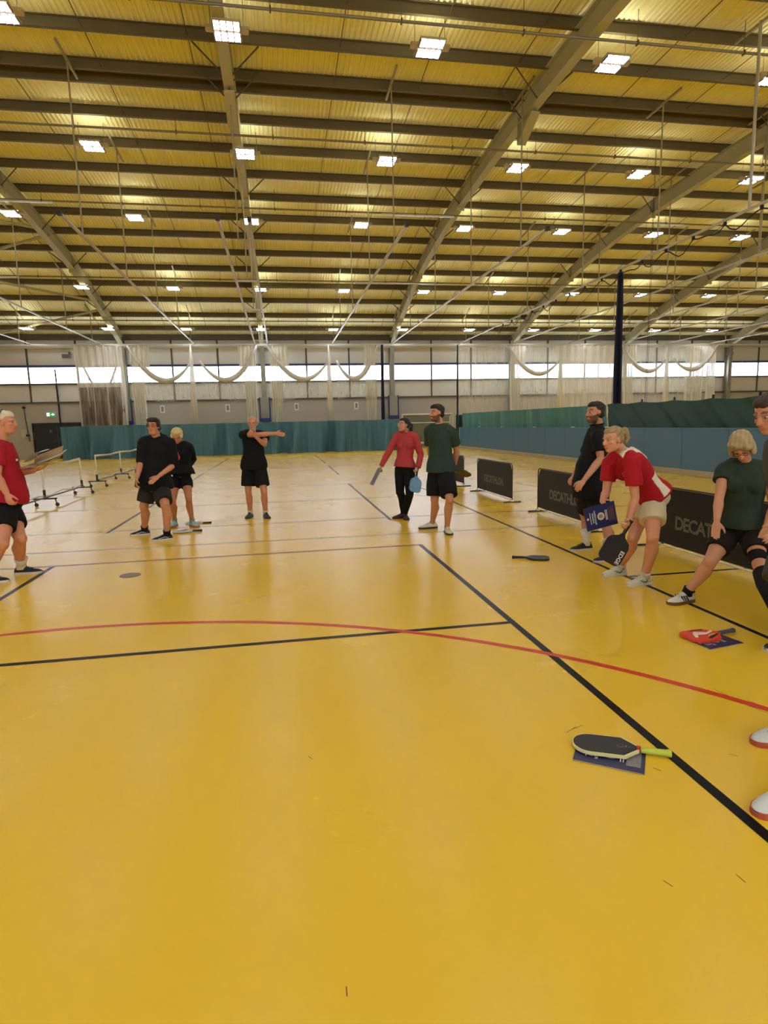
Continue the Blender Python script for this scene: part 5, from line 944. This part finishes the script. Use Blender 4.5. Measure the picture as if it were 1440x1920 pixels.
# 11 neighbour whose shoes reach into the frame
J['P11'] = {'pelvis': [2.40, 2.08, 0.90], 'neck': [2.46, 2.08, 1.44], 'head': [2.44, 2.08, 1.63], 'hipL': [2.38, 1.99, 0.86], 'hipR': [2.38, 2.17, 0.86], 'shL': [2.46, 1.90, 1.39], 'shR': [2.46, 2.26, 1.39],
 'toeL': [1.72, 1.80, 0], 'heelL': [1.985, 1.86, 0], 'anL': [1.93, 1.85, 0.085], 'toeR': [2.10, 2.24, 0], 'heelR': [2.38, 2.27, 0], 'anR': [2.32, 2.265, 0.085], 'knL': [2.12, 1.90, 0.46], 'knR': [2.32, 2.22, 0.49],
 'elL': [2.50, 1.80, 1.12], 'elR': [2.50, 2.37, 1.12], 'wrL': [2.43, 1.78, 0.88], 'wrR': [2.43, 2.39, 0.88], 'haL': [2.41, 1.78, 0.8], 'haR': [2.41, 2.39, 0.8], 'h': 1.75, 'face': [-1, 0.3, -0.1], 'up': [0, 0, 1]}
I11 = person(J['P11'], label='person outside the right edge, only the white and coral shoes in view', girth=1.0, hair=H_SHORT, hair_col=(60, 44, 32), shirt=dict(mat=C_GREYT, hem=-0.1, sleeve=0.6, loose=0.016), shorts=dict(mat=C_BLK2, len=0.7, loose=0.03), voxel=0.008,
    socks=dict(mat=SOCKW, h=0.12), shoes=dict(upper=mat('shoe_mist', (206, 212, 206), 0.6, bump=0.3, bscale=100), sole=SOLO, lace=LACEW))
# ---- held things
def grip(I, side, k=0.075, along=None):
    v = I['v']; w_ = v['wr'+side]; d = (v['ha'+side]-w_).normalized(); return w_+d*k*I['s']+I['off']
def hold(o, g_, xd, nr, at=0.06): x = Vector(xd).normalized(); place(o, g_-x*at, xd, nr)
hold(HELD_P8, grip(I8, 'L'), (-0.52, 0.0, -0.85), (-0.1, -1, 0.05), 0.05)
place(HELD_B8, (2.618, 4.78, 0.637), (0.97, 0.0, 0.20), (0.05, -1, 0.05))
hold(HELD_P5, grip(I5, 'L'), (-0.22, -0.28, -1), (0.25, -1, 0.2), 0.06)
hold(HELD_B5, grip(I5, 'R', 0.09), (-0.15, -0.02, -0.27), (-0.95, -0.10, 0.5), 0.03)
hold(HELD_P6, grip(I6, 'L', 0.07), (0.95, 0.25, -0.55), (-0.4, -0.45, -0.8), 0.09)
def flat_booklet(label, o, xd, nr, cover, printed=False):
    b_ = booklet(label, PHOTO_A, cover=cover, printed=printed, group='open booklets held by the man in the red tee'); place(b_, o, xd, nr); return b_
BRN = mat('booklet_tan', (150, 116, 62), 0.5); BRD = mat('booklet_dark', (62, 46, 30), 0.5)
hx = -2.60
flat_booklet('bottom booklet of the stack held by the man in the red tee, pale paper showing', (-2.66, 6.93, 1.150), (0.40, 0.02, 0.06), (-0.2, 0.1, 1), PAPER)
flat_booklet('dark booklet low in the stack held by the man in the red tee', (-2.68, 6.86, 1.165), (0.36, -0.06, 0.075), (-0.2, -0.15, 1), BRD)
flat_booklet('tan booklet in the middle of the stack held by the man in the red tee', (-2.62, 6.9, 1.185), (0.36, 0.02, 0.10), (-0.25, -0.2, 1), BRN)
flat_booklet('pale booklet fanned out in the stack held by the man in the red tee', (-2.57, 6.9, 1.20), (0.33, -0.05, 0.115), (-0.3, -0.25, 1), mat('booklet_pale', (196, 180, 140), 0.6))
flat_booklet('top tan booklet tilted up on the stack held by the man in the red tee', (-2.60, 6.92, 1.225), (0.33, 0.02, 0.125), (-0.35, -0.45, 1), BRN)
lf = uvgrid('loose_sheet', lambda u, v: (-2.665+0.19*u+0.03*v, 6.77+0.16*v, 1.205+0.02*v+0.085*math.sin(u*1.9)+0.03*u), 10, 4, PAPER); tag(lf, 'curled white sheet lying open on the stack held by the man in the red tee', 'sheet')
